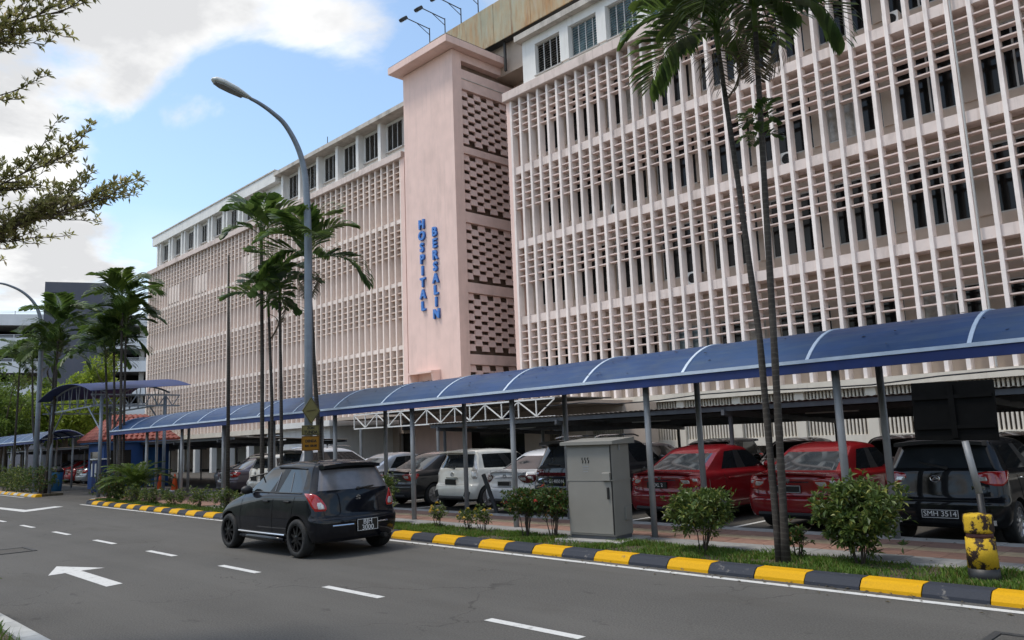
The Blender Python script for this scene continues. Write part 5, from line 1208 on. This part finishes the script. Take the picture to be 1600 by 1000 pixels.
# ------------------------------------------------------------------ vegetation
M['leaf_shrub'] = leafm('shrub_leaf', (.030, .065, .014), (.085, .15, .028), (.20, .10, .03)); M['leaf_shrub2'] = leafm('shrub_leaf_pale', (.05, .095, .022), (.14, .19, .045), (.26, .27, .06))
M['leaf_palm'] = leafm('palm_leaf', (.042, .082, .018), (.12, .185, .04), None, .42, .4); M['leaf_palm2'] = leafm('palm_leaf_bright', (.05, .095, .018), (.13, .19, .034), None, .32, .4)
M['leaf_dead'] = leafm('withered_leaf', (.07, .055, .03), (.14, .11, .06), None, .1, .7)
M['leaf_tree'] = leafm('tree_leaf', (.15, .22, .03), (.36, .44, .06), None, .5); M['leaf_dark'] = leafm('dark_tree_leaf', (.07, .12, .022), (.17, .24, .04), None, .45)
M['leaf_near'] = leafm('near_tree_leaf', (.16, .165, .05), (.40, .38, .14), (.5, .42, .25), .6)
M['grass'] = leafm('grass_blade', (.055, .12, .014), (.14, .235, .028), (.24, .20, .07), .4, .6)
M['bark'] = pm('brown_bark', (.10, .08, .06), .9, 0, .3, 14, .6, .02); M['bark_palm'] = pm('palm_trunk_bark', (.040, .033, .027), .9, 0, .4, 16, .6, .02, dirt=((.11, .10, .09), .5)); m_ = M['bark_palm']; t_ = m_.node_tree; b_ = t_.nodes['Principled BSDF']; lk = b_.inputs['Base Color'].links[0].from_socket
wv = N(t_, 'ShaderNodeTexWave', wave_type='BANDS', bands_direction='Z'); wv.inputs['Scale'].default_value = 4.5; wv.inputs['Distortion'].default_value = 4.0; wv.inputs['Detail'].default_value = 3
tcp = N(t_, 'ShaderNodeTexCoord'); t_.links.new(tcp.outputs['Object'], wv.inputs['Vector']); t_.links.new(mixc(t_, ramp(t_, wv.outputs['Fac'], .75, 1.0, 0, .40), lk, (.12, .11, .095)), b_.inputs['Base Color'])
M['twig'] = pm('twig_bark', (.055, .042, .032), .9, 0, .3, 20, .4)
M['flower_red'] = leafm('red_blossom', (.50, .05, .05), (.62, .16, .12)); M['flower_yellow'] = leafm('yellow_blossom', (.62, .42, .05), (.72, .56, .14))
def leaf(v, f, p, d, up, ln, wd, fold=.25):
    """one leaf: base p, direction d, folded diamond of four triangles"""
    s = d.cross(up); s = s.normalized() if s.length > 1e-4 else Vector((1, 0, 0)); n = s.cross(d)
    b = len(v); m = p + d * ln * .5
    v += [tuple(p), tuple(m + s * wd * .5 + n * wd * fold), tuple(p + d * ln - n * ln * .06), tuple(m - s * wd * .5 + n * wd * fold)]
    f += [(b, b + 1, b + 2), (b, b + 2, b + 3)]
def rdir(r, zmin=-1):
    while 1:
        d = Vector((r.uniform(-1, 1), r.uniform(-1, 1), r.uniform(zmin, 1)))
        if .05 < d.length < 1: return d.normalized()
def shrub(x, y, h, w_, label, nl=2200, seed=0, mat_='leaf_shrub', lf=.075, flat=.75, stems=7, low=.30, flower=None, nfl=0, name='shrub', z=.095, group='shrubs on the verge'):
    r = random.Random(seed); t = thing(name, label, 'shrub', (x, y, z), group=group); v = []; f = []; st = MB(); st2 = MB()
    for k in range(stems):
        a = r.uniform(0, 6.28); q = r.uniform(.1, .35) * w_; p0 = Vector((x + .04 * math.cos(a), y + .04 * math.sin(a), z - .02)); p2 = Vector((x + q * math.cos(a), y + q * math.sin(a), z + h * r.uniform(.5, .8))); p1 = p0.lerp(p2, .5) + Vector((r.uniform(-.04, .04), r.uniform(-.04, .04), .03))
        st.tube([p0, p1, p2], [.009, .007, .004], 5)
        for j in range(4):
            q_ = p1.lerp(p2, r.uniform(0, 1)); e = q_ + rdir(r, .1) * w_ * r.uniform(.15, .32); st.tube([q_, e], [.005, .003], 4)
    st.build('stem', M['twig'], t)
    nc = nl // 9; off = Vector((r.uniform(0, 50), r.uniform(0, 50), r.uniform(0, 50)))
    for k in range(nc):
        for _ in range(20):
            d = rdir(r); rr = r.random() ** .42; p = Vector((d.x * w_ / 2, d.y * w_ / 2, d.z * h * (1 - low) / 2)) * rr
            lump = 1 + .6 * noise.noise((p + off) * (3.2 / max(w_, .3)))
            p = p * lump
            if p.z > h * (1 - low) / 2 * flat: p.z = h * (1 - low) / 2 * flat + r.uniform(-.03, .05)
            c = Vector((x, y, z + h * (low + (1 - low) / 2))) + p
            if noise.noise((c + off) * 5.5) > -.28: break
        ax = (p.normalized() * .7 + Vector((0, 0, .8)) + rdir(r) * .35).normalized()
        for j in range(9):
            dd = (ax * r.uniform(.1, .9) + rdir(r)).normalized(); leaf(v, f, c + dd * .01, dd, Vector((0, 0, 1)) + rdir(r) * .4, lf * r.uniform(.6, 1.2), lf * r.uniform(.34, .5))
    for k in range(int(nl / 170)):
        d = rdir(r, -.1); p0 = Vector((x + d.x * w_ * .38, y + d.y * w_ * .38, z + h * (.55 + .35 * d.z))); dd0 = (d + Vector((0, 0, .55)) + rdir(r) * .3).normalized(); L_ = h * r.uniform(.12, .28); st2.tube([p0, p0 + dd0 * L_], [.004, .002], 4)
        for j in range(7):
            q = p0 + dd0 * L_ * (.35 + .65 * j / 6); dd = (dd0 * .5 + rdir(r)).normalized(); leaf(v, f, q, dd, Vector((0, 0, 1)) + rdir(r) * .4, lf * r.uniform(.6, 1.1), lf * .42)
    if st2.v: st2.build('shoot', M['twig'], t)
    raw('foliage', v, f, M[mat_], t)
    if flower:
        v = []; f = []
        for k in range(nfl):
            d = rdir(r, .0); c = Vector((x + d.x * w_ * .5, y + d.y * w_ * .5, z + h * (.6 + .42 * d.z)))
            for j in range(16): dd = rdir(r, -.2); leaf(v, f, c, dd, Vector((0, 0, 1)), .045, .03)
        raw('blossoms', v, f, M[flower], t)
    return t
shrub(-4.22, 9.80, 1.0, .98, 'full rounded leafy shrub nearest the bollard in front of the dark hatchback', 3900, 1, 'leaf_shrub2', .10, .85, 8, .14)
shrub(-6.28, 9.58, .92, .88, 'flat-topped shrub with bare stems in front of the first red sedan', 2900, 2, 'leaf_shrub2', .085, .55, 9, .28, 'flower_red', 1)
shrub(-9.72, 9.62, .86, .66, 'left of two clipped flowering shrubs beside the grey cabinet', 2300, 3, 'leaf_shrub', .065, .5, 10, .38, 'flower_red', 4)
shrub(-9.12, 9.66, .88, .62, 'right of two clipped flowering shrubs touching the grey cabinet', 2200, 4, 'leaf_shrub', .065, .5, 10, .38, 'flower_red', 3)
shrub(-14.15, 9.75, .98, .72, 'leafy shrub just behind the tail of the black hatchback', 2300, 5, 'leaf_shrub2', .075)
shrub(-12.35, 9.85, .46, .30, 'tiny yellow-flowered plant in front of the white hatchback', 360, 6, 'leaf_shrub2', .06, .8, 4, .3, 'flower_yellow', 7)
shrub(-11.55, 9.95, .38, .42, 'low straggly plant with pale yellow flowers left of the clipped shrubs', 420, 7, 'leaf_shrub2', .06, .8, 5, .3, 'flower_yellow', 5)
shrub(-11.05, 9.85, .46, .34, 'low orange-flowered plant closest to the clipped shrubs', 420, 8, 'leaf_shrub2', .06, .8, 5, .3, 'flower_yellow', 5)
shrub(-5.05, 9.88, .46, .42, 'small sparse weed beside the twin palm trunks', 260, 9, 'leaf_shrub', .085, .8, 5, .2)
shrub(-18.6, 9.85, .85, .55, 'rose-like shrub with red blooms left of the black hatchback', 1100, 10, 'leaf_shrub2', .07, .9, 7, .2, 'flower_red', 5)
labs = ['low pale leafy plant on the verge near the bonnet of the black hatchback', 'second low pale plant leftwards from the black hatchback', 'third low pale plant leftwards from the black hatchback', 'fourth low pale plant leftwards from the black hatchback', 'low pale plant on the verge below the traffic cones', 'low pale plant at the foot of the cycad']
for k, x in enumerate((-20.2, -21.8, -23.3, -25.2, -27.0, -28.9)): shrub(x, 9.82, .52 + .05 * (k % 3), .85, labs[k], 800, 20 + k, 'leaf_shrub2', .08, .8, 6, .1)
shrub(-30.7, 9.95, .85, 1.05, 'brownish leafy bush on the verge left of the cycad', 1500, 30, 'leaf_shrub', .085, .8, 7, .08)
shrub(-32.0, 10.05, 1.05, 1.15, 'dense dark green bush at the left end of the verge by the gate post', 1900, 31, 'leaf_shrub', .085, .8, 7, .05)
labs = ['bright green bush nearest the entrance on the left island', 'second bright bush on the left island from the entrance', 'third bright bush on the left island from the entrance', 'fourth bush on the left island from the entrance', 'bush at the left edge of the photo on the island']
for k, x in enumerate((-42.0, -43.7, -45.4, -47.2, -49.0)): shrub(x, 10.3, 1.25, 1.9, labs[k], 1500, 40 + k, 'leaf_shrub2' if k else 'leaf_shrub', .11, .8, 6, .03, group='bushes on the left island')
shrub(-10.6, 1.75, .5, .9, 'green plant overhanging the near kerb at the bottom left corner', 1300, 50, 'leaf_shrub2', .09, .9, 5, .0, z=.1)

# palms
def frond_mesh(L, nl, droop, seed, mt, wmul=1.0, ll=.52):
    r = random.Random(seed); v = []; f = []; P = []
    for k in range(13):
        s = k / 12; P.append(Vector((L * (s - .18 * s * s * droop), .05 * math.sin(3 * s + seed), L * (.70 * s - (.52 + .30 * droop) * s * s))))
    mb = MB().tube(P, [.016 - .012 * k / 12 for k in range(13)], 5); v += mb.v; f += mb.f
    for k in range(nl):
        s = .16 + .84 * (k + .5) / nl; i = min(11, int(s * 12)); p = P[i].lerp(P[i + 1], s * 12 - i); tng = (P[i + 1] - P[i]).normalized()
        for sd in (-1, 1):
            side = Vector((0, sd, 0)); ln = ll * (math.sin(math.pi * min(1, .18 + .80 * s)) ** .6) * r.uniform(.85, 1.1) + .08
            d = (tng * (.45 + .55 * s) + side * r.uniform(.75, .95) + Vector((0, 0, .30 - .25 * s + r.uniform(-.12, .12)))).normalized(); w_ = .050 * wmul * r.uniform(.8, 1.2)
            up = Vector((0, 0, 1)); s_ = d.cross(up).normalized(); b = len(v); m1 = p + d * ln * .45; m2 = p + d * ln * .8 + Vector((0, 0, -.05 * ln)); e = p + d * ln + Vector((0, 0, -.20 * ln))
            v += [tuple(q) for q in (p, m1 + s_ * w_ * .5, m1 - s_ * w_ * .5, m2 + s_ * w_ * .45, m2 - s_ * w_ * .45, e)]
            f += [(b, b + 1, b + 2), (b + 1, b + 3, b + 4, b + 2), (b + 3, b + 5, b + 4)]
    me = bpy.data.meshes.new('frond'); me.from_pydata(v, [], f); me.materials.append(M[mt]); return me
FR = [frond_mesh(1.7, 30, .9, 1, 'leaf_palm', 1.5, .60), frond_mesh(1.6, 28, 1.2, 2, 'leaf_palm', 1.6, .60), frond_mesh(1.5, 26, .6, 3, 'leaf_palm2', 1.5, .55), frond_mesh(1.15, 20, 1.9, 4, 'leaf_dead', .5, .40)]
FRB = [frond_mesh(1.5, 9, .7, 11, 'leaf_palm', 3.6, .55), frond_mesh(1.35, 8, 1.1, 12, 'leaf_palm', 3.8, .5), frond_mesh(1.3, 8, .5, 13, 'leaf_palm2', 3.4, .5)]
def palm(pts, r0, label, seed, nf=9, sc=1.0, fr=FR, dead=1, group='slender palms along the verge', low=()):
    r = random.Random(seed); b = pts[0]; t = thing('palm_tree', label, 'palm', b, group=group)
    P = [Vector(p) for p in pts]; sm = []
    for k in range(len(P) - 1):
        for j in range(8): sm.append(P[k].lerp(P[k + 1], j / 8))
    sm.append(P[-1]); n = len(sm); rr = [r0 * (1.25 if k == 0 else 1.0 - .35 * k / n) * (1.06 if k % 2 else .97) for k in range(n)]
    MB().tube(sm, rr, 9).build('trunk', M['bark_palm'], t, True)
    top = P[-1]; ax = (P[-1] - P[-2]).normalized(); MB().tube([top - ax * .05, top + ax * .25, top + ax * .55 * sc], [r0 * .72, r0 * .8, r0 * .35], 8).build('crownshaft', M['leaf_palm2'], t, True)
    for k in range(nf):
        o = place('frond', fr[k % 3], t, top + ax * (.28 + .22 * (k / nf)) * sc, 0); pitch = -(1.15 * (k / max(1, nf - 1)) - .12) + r.uniform(-.12, .12)
        o.rotation_euler = (r.uniform(-.2, .2), pitch, 2.399 * k + seed + r.uniform(-.2, .2)); s = sc * r.uniform(.85, 1.1); o.scale = (s, s, s)
    for k in range(dead):
        o = place('frond', FR[3], t, top + ax * .02, 0); o.rotation_euler = (0, .85, 2.1 * k + seed * 1.7); o.scale = (.75 * sc,) * 3
    for (z, s) in low:
        f_ = (z - P[0].z) / (P[-1].z - P[0].z); q = sm[int(f_ * (n - 1))]
        for k in range(4): o = place('frond', FRB[k % 3], t, q, 0); o.rotation_euler = (0, .15 * k - .4, 1.7 * k + z); o.scale = (s, s, s)
    return t
palm([(-5.08, 9.46, .08), (-5.09, 9.45, 2.9), (-5.20, 9.44, 5.0), (-5.32, 9.42, 6.95)], .047, 'left of twin tall thin palms rising from the verge at right', 3, 14, 1.0, FR, 2)
palm([(-4.99, 9.44, .08), (-4.89, 9.44, 2.9), (-4.82, 9.43, 5.0), (-4.75, 9.42, 7.05)], .050, 'right of twin tall thin palms with the fuller crown', 5, 16, 1.05, FR, 3, low=((5.7, .30), (5.35, .25)))
G2 = 'palms behind the black hatchback'
palm([(-19.85, 10.0, .08), (-19.9, 10.0, 4), (-20.0, 10.0, 7.25)], .06, 'tallest palm with broad leaflets left of the street lamp', 8, 9, 1.0, FRB, 1, G2)
palm([(-19.25, 9.95, .08), (-19.25, 9.95, 3), (-19.45, 9.95, 5.25)], .05, 'shorter palm just left of the street lamp under the tallest palm', 12, 9, .95, FRB, 1, G2)
palm([(-18.8, 10.0, .08), (-18.85, 10.0, 3), (-18.95, 10.0, 5.6)], .05, 'short palm with drooping fronds touching the street lamp', 15, 8, .95, FRB, 1, G2)
palm([(-16.75, 10.0, .08), (-17.15, 10.0, 3.2), (-17.45, 10.0, 6.1)], .06, 'feathery palm leaning to the right of the street lamp', 20, 10, 1.05, FR, 3, G2)
dt = thing('dead_palm_trunk', 'bare crownless black palm stem left of the palm group', 'palm trunk', (-22.0, 10, .08)); MB().tube([(-21.9, 10, .08), (-21.95, 10, 4), (-22.05, 10, 7.4)], [.06, .05, .03], 8).build('trunk', M['bark_palm'], dt, True)
G3 = 'palms by the car-park gate'
palm([(-31.9, 10.4, .08), (-32.3, 10.4, 7.2)], .06, 'tallest feathery palm against the wing edge by the gate', 31, 11, 1.1, FR, 1, G3)
palm([(-32.7, 10.5, .08), (-33.4, 10.5, 5.9)], .055, 'bushy lower palm left of the tallest gate palm', 33, 11, 1.1, FR, 1, G3)
palm([(-33.0, 10.4, .08), (-34.0, 10.4, 5.3)], .055, 'leftmost low palm of the gate group', 36, 11, 1.05, FR, 1, G3)
palm([(-32.2, 10.6, .08), (-32.4, 10.6, 6.3)], .055, 'palm between the tallest and the bushy gate palms', 38, 10, 1.05, FR, 0, G3)
G4 = 'palms on the left island'
palm([(-41.9, 10.4, .08), (-41.0, 10.4, 4), (-40.9, 10.4, 7.1)], .07, 'tall palm in front of the grey parking tower', 41, 11, 1.25, FR, 1, G4)
palm([(-42.3, 10.5, .08), (-41.7, 10.5, 6.0)], .06, 'lower palm in front of the grey parking tower', 43, 10, 1.2, FR, 1, G4)
palm([(-42.6, 10.4, .08), (-44.6, 10.4, 3.4), (-45.2, 10.4, 6.2)], .06, 'palm leaning left beside the distant street lamp', 46, 10, 1.15, FR, 1, G4)
palm([(-48.5, 10.5, .08), (-48.2, 10.5, 6.1)], .06, 'palm near the left edge of the photo', 48, 10, 1.2, FR, 1, G4)
# cycad
cy = thing('cycad', 'low spiky palm-like cycad in front of the blue guard house', 'plant', (-29.9, 10.3, .08)); r = random.Random(3)
MB().lathe([(.15, 0), (.18, .2), (.12, .42)], 12, (-29.9, 10.3, .08)).build('trunk', M['bark'], cy)
CF = frond_mesh(1.5, 34, .6, 21, 'leaf_palm2', .55, .26)
for k in range(26):
    o = place('frond', CF, cy, (-29.9, 10.3, .42), 0); o.rotation_euler = (0, -.95 + .9 * (k / 26), 2.399 * k); s = r.uniform(.85, 1.1); o.scale = (s, s, s)

# grass on the verges
def grass(name, label, boxes, seed):
    r = random.Random(seed); v = []; f = []
    for (x0, x1, yfun0, yfun1, n, h) in boxes:
        for k in range(n):
            x = r.uniform(x0, x1); y = r.uniform(yfun0(x), yfun1(x))
            if noise.noise(Vector((x * 1.3, y * 2.2, seed))) < -.16 and r.random() < .85: continue
            hh = h * r.uniform(.5, 1.25) * (1 + .9 * noise.noise(Vector((x * 1.4, y * 2.0, 3)))); a = r.uniform(0, 6.28); w_ = .006; l = r.uniform(.2, .9) * hh; b = len(v); dx, dy = math.cos(a), math.sin(a)
            v += [(x - dy * w_, y + dx * w_, .09), (x + dy * w_, y - dx * w_, .09), (x + dx * l * .45 + dy * w_ * .8, y + dy * l * .45 - dx * w_ * .8, .09 + hh * .6), (x + dx * l, y + dy * l, .09 + hh)]; f += [(b, b + 1, b + 2), (b, b + 2, b + 3)]
    o = raw(name, v, f, M['grass'], None, True); tag(o, label, 'grass'); return o
kf = lambda x: ky(x) + .285
grass('grass', 'short green grass growing on the verge behind the painted kerb', [(-8, .5, kf, lambda x: 10.02, 30000, .065), (-15, -8, kf, lambda x: 10.02, 20000, .065), (-32, -15, kf, lambda x: 10.0, 18000, .085)], 1)
grass('grass', 'grass beside the near kerb at the lower left corner', [(-14, -8.5, lambda x: 1.0, lambda x: 1.97, 6000, .12)], 2)

# fallen leaves along the kerb and on the verge
v = []; f = []; r = random.Random(77)
for k in range(700):
    x = r.uniform(-26, .8); q = r.random()
    if q < .55: y, z = ky(x) - abs(r.gauss(0, .22)) - .02, .008
    elif q < .8: y, z = r.uniform(ky(x) + .3, 10.0), .135
    else: y, z = r.uniform(10.1, 12.2), .122
    a = r.uniform(0, 6.28); leaf(v, f, Vector((x, y, z)), Vector((math.cos(a), math.sin(a), r.uniform(-.02, .25))).normalized(), Vector((0, 0, 1)), r.uniform(.025, .07), r.uniform(.012, .03), .3)
for k in range(260):
    x = r.uniform(-30, 1); y = r.uniform(WF + .1, WB - .3); a = r.uniform(0, 6.28); leaf(v, f, Vector((x, y, vault(y) + .012)), Vector((math.cos(a), math.sin(a), .1)).normalized(), Vector((0, 0, 1)), r.uniform(.03, .09), r.uniform(.015, .035), .2)
tag(raw('leaf_litter', v, f, M['leaf_dead'], None, True), 'dry brown leaves scattered along the kerb, verge and walkway roof', 'leaves')
# trees
def tree(base, h, rad, label, seed, mt, nl, lf, crown_z, name='tree', cz=.5):
    r = random.Random(seed); t = thing(name, label, 'tree', base, group='trees behind the left walkway'); b = Vector(base); tb = MB(); tip = b + Vector((r.uniform(-.3, .3), r.uniform(-.3, .3), h * .55))
    tb.tube([b, b.lerp(tip, .5) + Vector((.1, 0, 0)), tip], [.03 * h, .022 * h, .012 * h], 9); v = []; f = []
    ends = []
    for k in range(13):
        a = 2.4 * k + r.uniform(-.3, .3); s = b.lerp(tip, r.uniform(.45, 1)); e = b + Vector((math.cos(a) * rad * r.uniform(.45, .95), math.sin(a) * rad * r.uniform(.45, .95), crown_z + (h - crown_z) * r.uniform(.15, .95))); m = s.lerp(e, .5) + Vector((0, 0, .25)); tb.tube([s, m, e], [.011 * h, .007 * h, .003 * h], 6)
        ends += [e, m.lerp(e, .5) + rdir(r) * rad * .25, m + rdir(r) * rad * .2]
    tb.build('trunk', M['bark'], t); off = Vector((seed, seed * 2, 0))
    for e in ends:
        cr = rad * r.uniform(.26, .42)
        for j in range(nl // len(ends) // 5):
            d = rdir(r); c = e + Vector((d.x, d.y, d.z * cz)) * cr * r.random() ** .4
            if noise.noise((c + off) * 1.6) < -.15: continue
            for q in range(5): dd = (rdir(r) + Vector((0, 0, .2))).normalized(); leaf(v, f, c + dd * lf * .3, dd, Vector((0, 0, 1)) + rdir(r) * .5, lf * r.uniform(.6, 1.2), lf * .5)
    raw('crown', v, f, M[mt], t)
tree((-70, 18.6, 0), 9.6, 3.6, 'bright yellow-green tree below the grey parking tower', 3, 'leaf_tree', 17000, .34, 3.6)
tree((-75, 21.5, 0), 8.2, 3.2, 'mid green tree right of the bright one behind the gate canopy', 5, 'leaf_tree', 11000, .30, 3.2)
tree((-72, 15.0, 0), 9.0, 3.4, 'dark green tree behind the palms at the far left', 7, 'leaf_dark', 11000, .30, 3.4)
tree((-80, 18.0, 0), 7.0, 3.6, 'dark tree filling the gap under the bright tree', 9, 'leaf_dark', 9000, .32, 2.0)
tree((-66, 13.4, 0), 7.2, 2.6, 'small dark tree behind the left walkway roof', 11, 'leaf_dark', 8000, .26, 2.6)

# foreground tree whose tiered branches enter at the upper left
ft = thing('tiered_tree', 'small-leaved tree with flat tiered branches reaching in from the upper left', 'tree', (-9.6, -.5, .1))
r = random.Random(17); tb = MB().tube([(-9.6, -.5, .0), (-9.62, -.48, 2.5), (-9.58, -.5, 5), (-9.6, -.45, 8)], [.13, .11, .085, .04], 10); v = []; f = []
def tier(a, b_, nsub, spread, lsub, lift, leafy=1.0, zig=.04):
    a, b_ = Vector(a), Vector(b_); P = [a.lerp(b_, k / 10) + Vector((r.uniform(-zig, zig), r.uniform(-zig, zig), r.uniform(-zig, zig) * .6 - .10 * math.sin(math.pi * k / 10))) for k in range(11)]
    tb.tube(P, [.030 - .026 * k / 10 for k in range(11)], 6); d0 = (b_ - a).normalized(); sd = d0.cross(Vector((0, 0, 1))).normalized()
    for k in range(nsub):
        s = .18 + .82 * (k + r.random()) / nsub; i = min(9, int(s * 10)); p = P[i].lerp(P[i + 1], s * 10 - i); sg = 1 if k % 2 else -1
        d = (d0 * r.uniform(.5, 1.0) + sd * sg * r.uniform(.15, spread) + Vector((0, 0, r.uniform(-.12, lift)))).normalized(); ln = lsub * (1.1 - .55 * s) * r.uniform(.6, 1.1); q = p; pts = [p]
        for j in range(5): q = q + (d + rdir(r) * .22).normalized() * ln / 5; pts.append(q)
        tb.tube(pts, [.009, .007, .006, .005, .004, .003], 4)
        for j in range(1, 6):
            for tw in range(2):
                dd = (d + rdir(r) * .8 + Vector((0, 0, .25))).normalized(); e = pts[j] + dd * ln * r.uniform(.06, .16); tb.tube([pts[j], e], [.004, .002], 3)
                for base_ in (e, pts[j].lerp(e, .5)):
                    if r.random() > leafy: continue
                    for l in range(4): x_ = (dd * .6 + rdir(r) + Vector((0, 0, .35))).normalized(); leaf(v, f, base_, x_, Vector((0, 0, 1)) + rdir(r) * .4, r.uniform(.05, .085), r.uniform(.018, .03), .15)
tier((-9.55, -.4, 3.0), (-8.25, 2.42, 4.30), 48, .75, 1.0, .20)
tier((-9.55, -.4, 3.25), (-8.35, 2.05, 4.62), 40, .7, .95, .36)
tier((-9.55, -.4, 3.0), (-8.5, 2.0, 4.12), 44, .9, .9, .2)
tier((-9.55, -.4, 4.4), (-8.35, 1.72, 5.25), 8, .6, .55, .2, .8)
tier((-9.55, -.4, 5.0), (-7.95, 1.95, 5.98), 26, .6, .9, .35)
tier((-9.55, -.4, 4.9), (-8.15, 1.65, 5.72), 24, .7, .85, .2)
tier((-9.55, -.4, 5.4), (-8.0, 1.7, 6.35), 20, .7, .9, .3)
for k in range(9):
    a = 2.5 + k * .47; z = 3.2 + .55 * (k % 6); tier((-9.6, -.5, z), (-9.6 + 2.2 * math.cos(a), -.5 + 2.2 * math.sin(a), z + .7), 12, .8, .9, .3, .7)
tb.build('branches', M['bark'], ft); raw('leaves', v, f, M['leaf_near'], ft)
# ------------------------------------------------------------------ vehicles
GP = 'cars parked along the walkway'
def put(c, x, y, rz=0, z=0.0): c.location = (x, y, z); c.rotation_euler = (0, 0, R(rz)); return c
swift = build_car('hatchback_car', SW, M['paint_black'], 'black hatchback with plate BJH 3000 driving away on the road')
put(swift, -11.18, 7.36, 90.5)
put(build_car('hatchback_car', MY, M['paint_dark'], 'dark grey hatchback with plate SMH 3514 parked behind the bollard', GP), -4.15, 12.45)
S = variant(SD, plate=(0, .74, .46, .125, [('', .1, 0)]), lamp=M['lamp_red']); S['plate'] = (0, .72, .46, .125, []); S['mat'] = smat(S)
put(build_car('sedan_car', S, M['paint_red'], 'red sedan parked directly left of the dark grey hatchback', GP), -6.62, 12.75)
S = variant(SD, emblem=(0, .87, 'shield'), plate=(-.05, .74, .46, .125, [('WXL 2', .095, 0)]), border=0); put(build_car('sedan_car', S, M['paint_red2'], 'red sedan with plate starting WXL just right of the grey cabinet', GP), -9.32, 12.85)
put(build_car('suv_car', SV, M['paint_grey'], 'silver-grey sport utility car with plate GS 4050 N half hidden by the cabinet', GP), -12.05, 12.9)
S = variant(SD, lamp=M['lamp_dark'], emblem=(0, .86, 'ring'), rings=[tuple(r_) for r_ in SD['rings']]); put(build_car('sedan_car', S, M['paint_white2'], 'white sedan with smoked tail lamps left of the flowering shrubs', GP), -14.0, 13.15)
put(build_car('hatchback_car', AX, M['paint_white'], 'cream white hatchback with black bumper vents left of the white sedan', GP), -16.15, 13.3)
S = variant(SD, emblem=(0, .855, 'ring')); put(build_car('sedan_car', S, M['paint_grey'], 'charcoal sedan beside the cream white hatchback', GP), -18.55, 13.15)
put(build_car('sedan_car', variant(SD, emblem=(0, .86, 'ring')), M['paint_silver'], 'grey sedan whose roof shows above the black hatchback', GP), -21.1, 13.3)
S = variant(SV, plate=(0, .78, .5, .12, []), lamp=M['lamp_red']); put(build_car('suv_car', S, M['paint_white2'], 'white sport utility car with red tail lamp behind the palms', GP), -24.5, 13.0)
put(build_car('hatchback_car', variant(AX, plate=(0, .7, .42, .14, [])), M['paint_white'], 'white hatchback behind the dead palm stem', GP), -26.9, 13.2)
put(build_car('sedan_car', variant(SD, emblem=(0, .86, 'ring')), M['paint_purple'], 'purplish grey sedan nearest the traffic cones', GP), -29.9, 13.4)
put(build_car('sedan_car', variant(SD, emblem=(0, .86, 'ring')), M['paint_silver'], 'silver sedan parked beyond the entrance by the guard house', GP), -52.2, 14.6)
put(build_car('sedan_car', variant(SD, emblem=(0, .86, 'ring')), M['paint_red2'], 'dark red sedan left of the silver sedan beyond the entrance', GP), -55.2, 14.8)
src = bpy.data.objects['sedan_car']
def dup(srcname, x, y, rz, label, grp):
    c = copy_tree(srcname); c['label'] = label; c['group'] = grp; put(c, x, y, rz); return c
cars = {o['label']: o for o in bpy.data.objects if o.get('category') == 'car'}
fl = lambda k: next(v for a, v in cars.items() if k in a)
G5 = 'cars in the back row below the building'
dup(fl('purplish'), -41.5, 22.8, 180, 'dark sedan in the back row seen between the guard house and the purplish sedan', G5)
dup(fl('silver sedan'), -36.9, 20.6, 180, 'silver sedan facing out in the back row right of the guard house', G5)
dup(fl('charcoal'), -34.2, 21.4, 180, 'charcoal sedan facing out in the back row left of the porch', G5)
for k, (x, nm, lab) in enumerate(((-18.2, 'charcoal', 'dark sedan in the back row right of the porch'), (-15.4, 'purplish', 'purplish sedan in the back row behind the grey cabinet'), (-12.8, 'SMH', 'dark hatchback in the back row behind the first red sedan'), (-10.2, 'charcoal', 'dark sedan in the back row behind the twin palms'), (-7.6, 'purplish', 'dark sedan in the back row above the second red sedan'), (-5.0, 'charcoal', 'dark sedan in the back row beside the sign board'))):
    dup(fl(nm), x, 22.6 if nm != 'SMH' else 22.2, 180, lab, G5)
dup(fl('dark red sedan'), -58.0, 14.9, 0, 'red sedan third from the guard house beyond the entrance', GP)
dup(fl('charcoal'), -60.8, 15, 0, 'dark sedan furthest left beyond the entrance', GP)
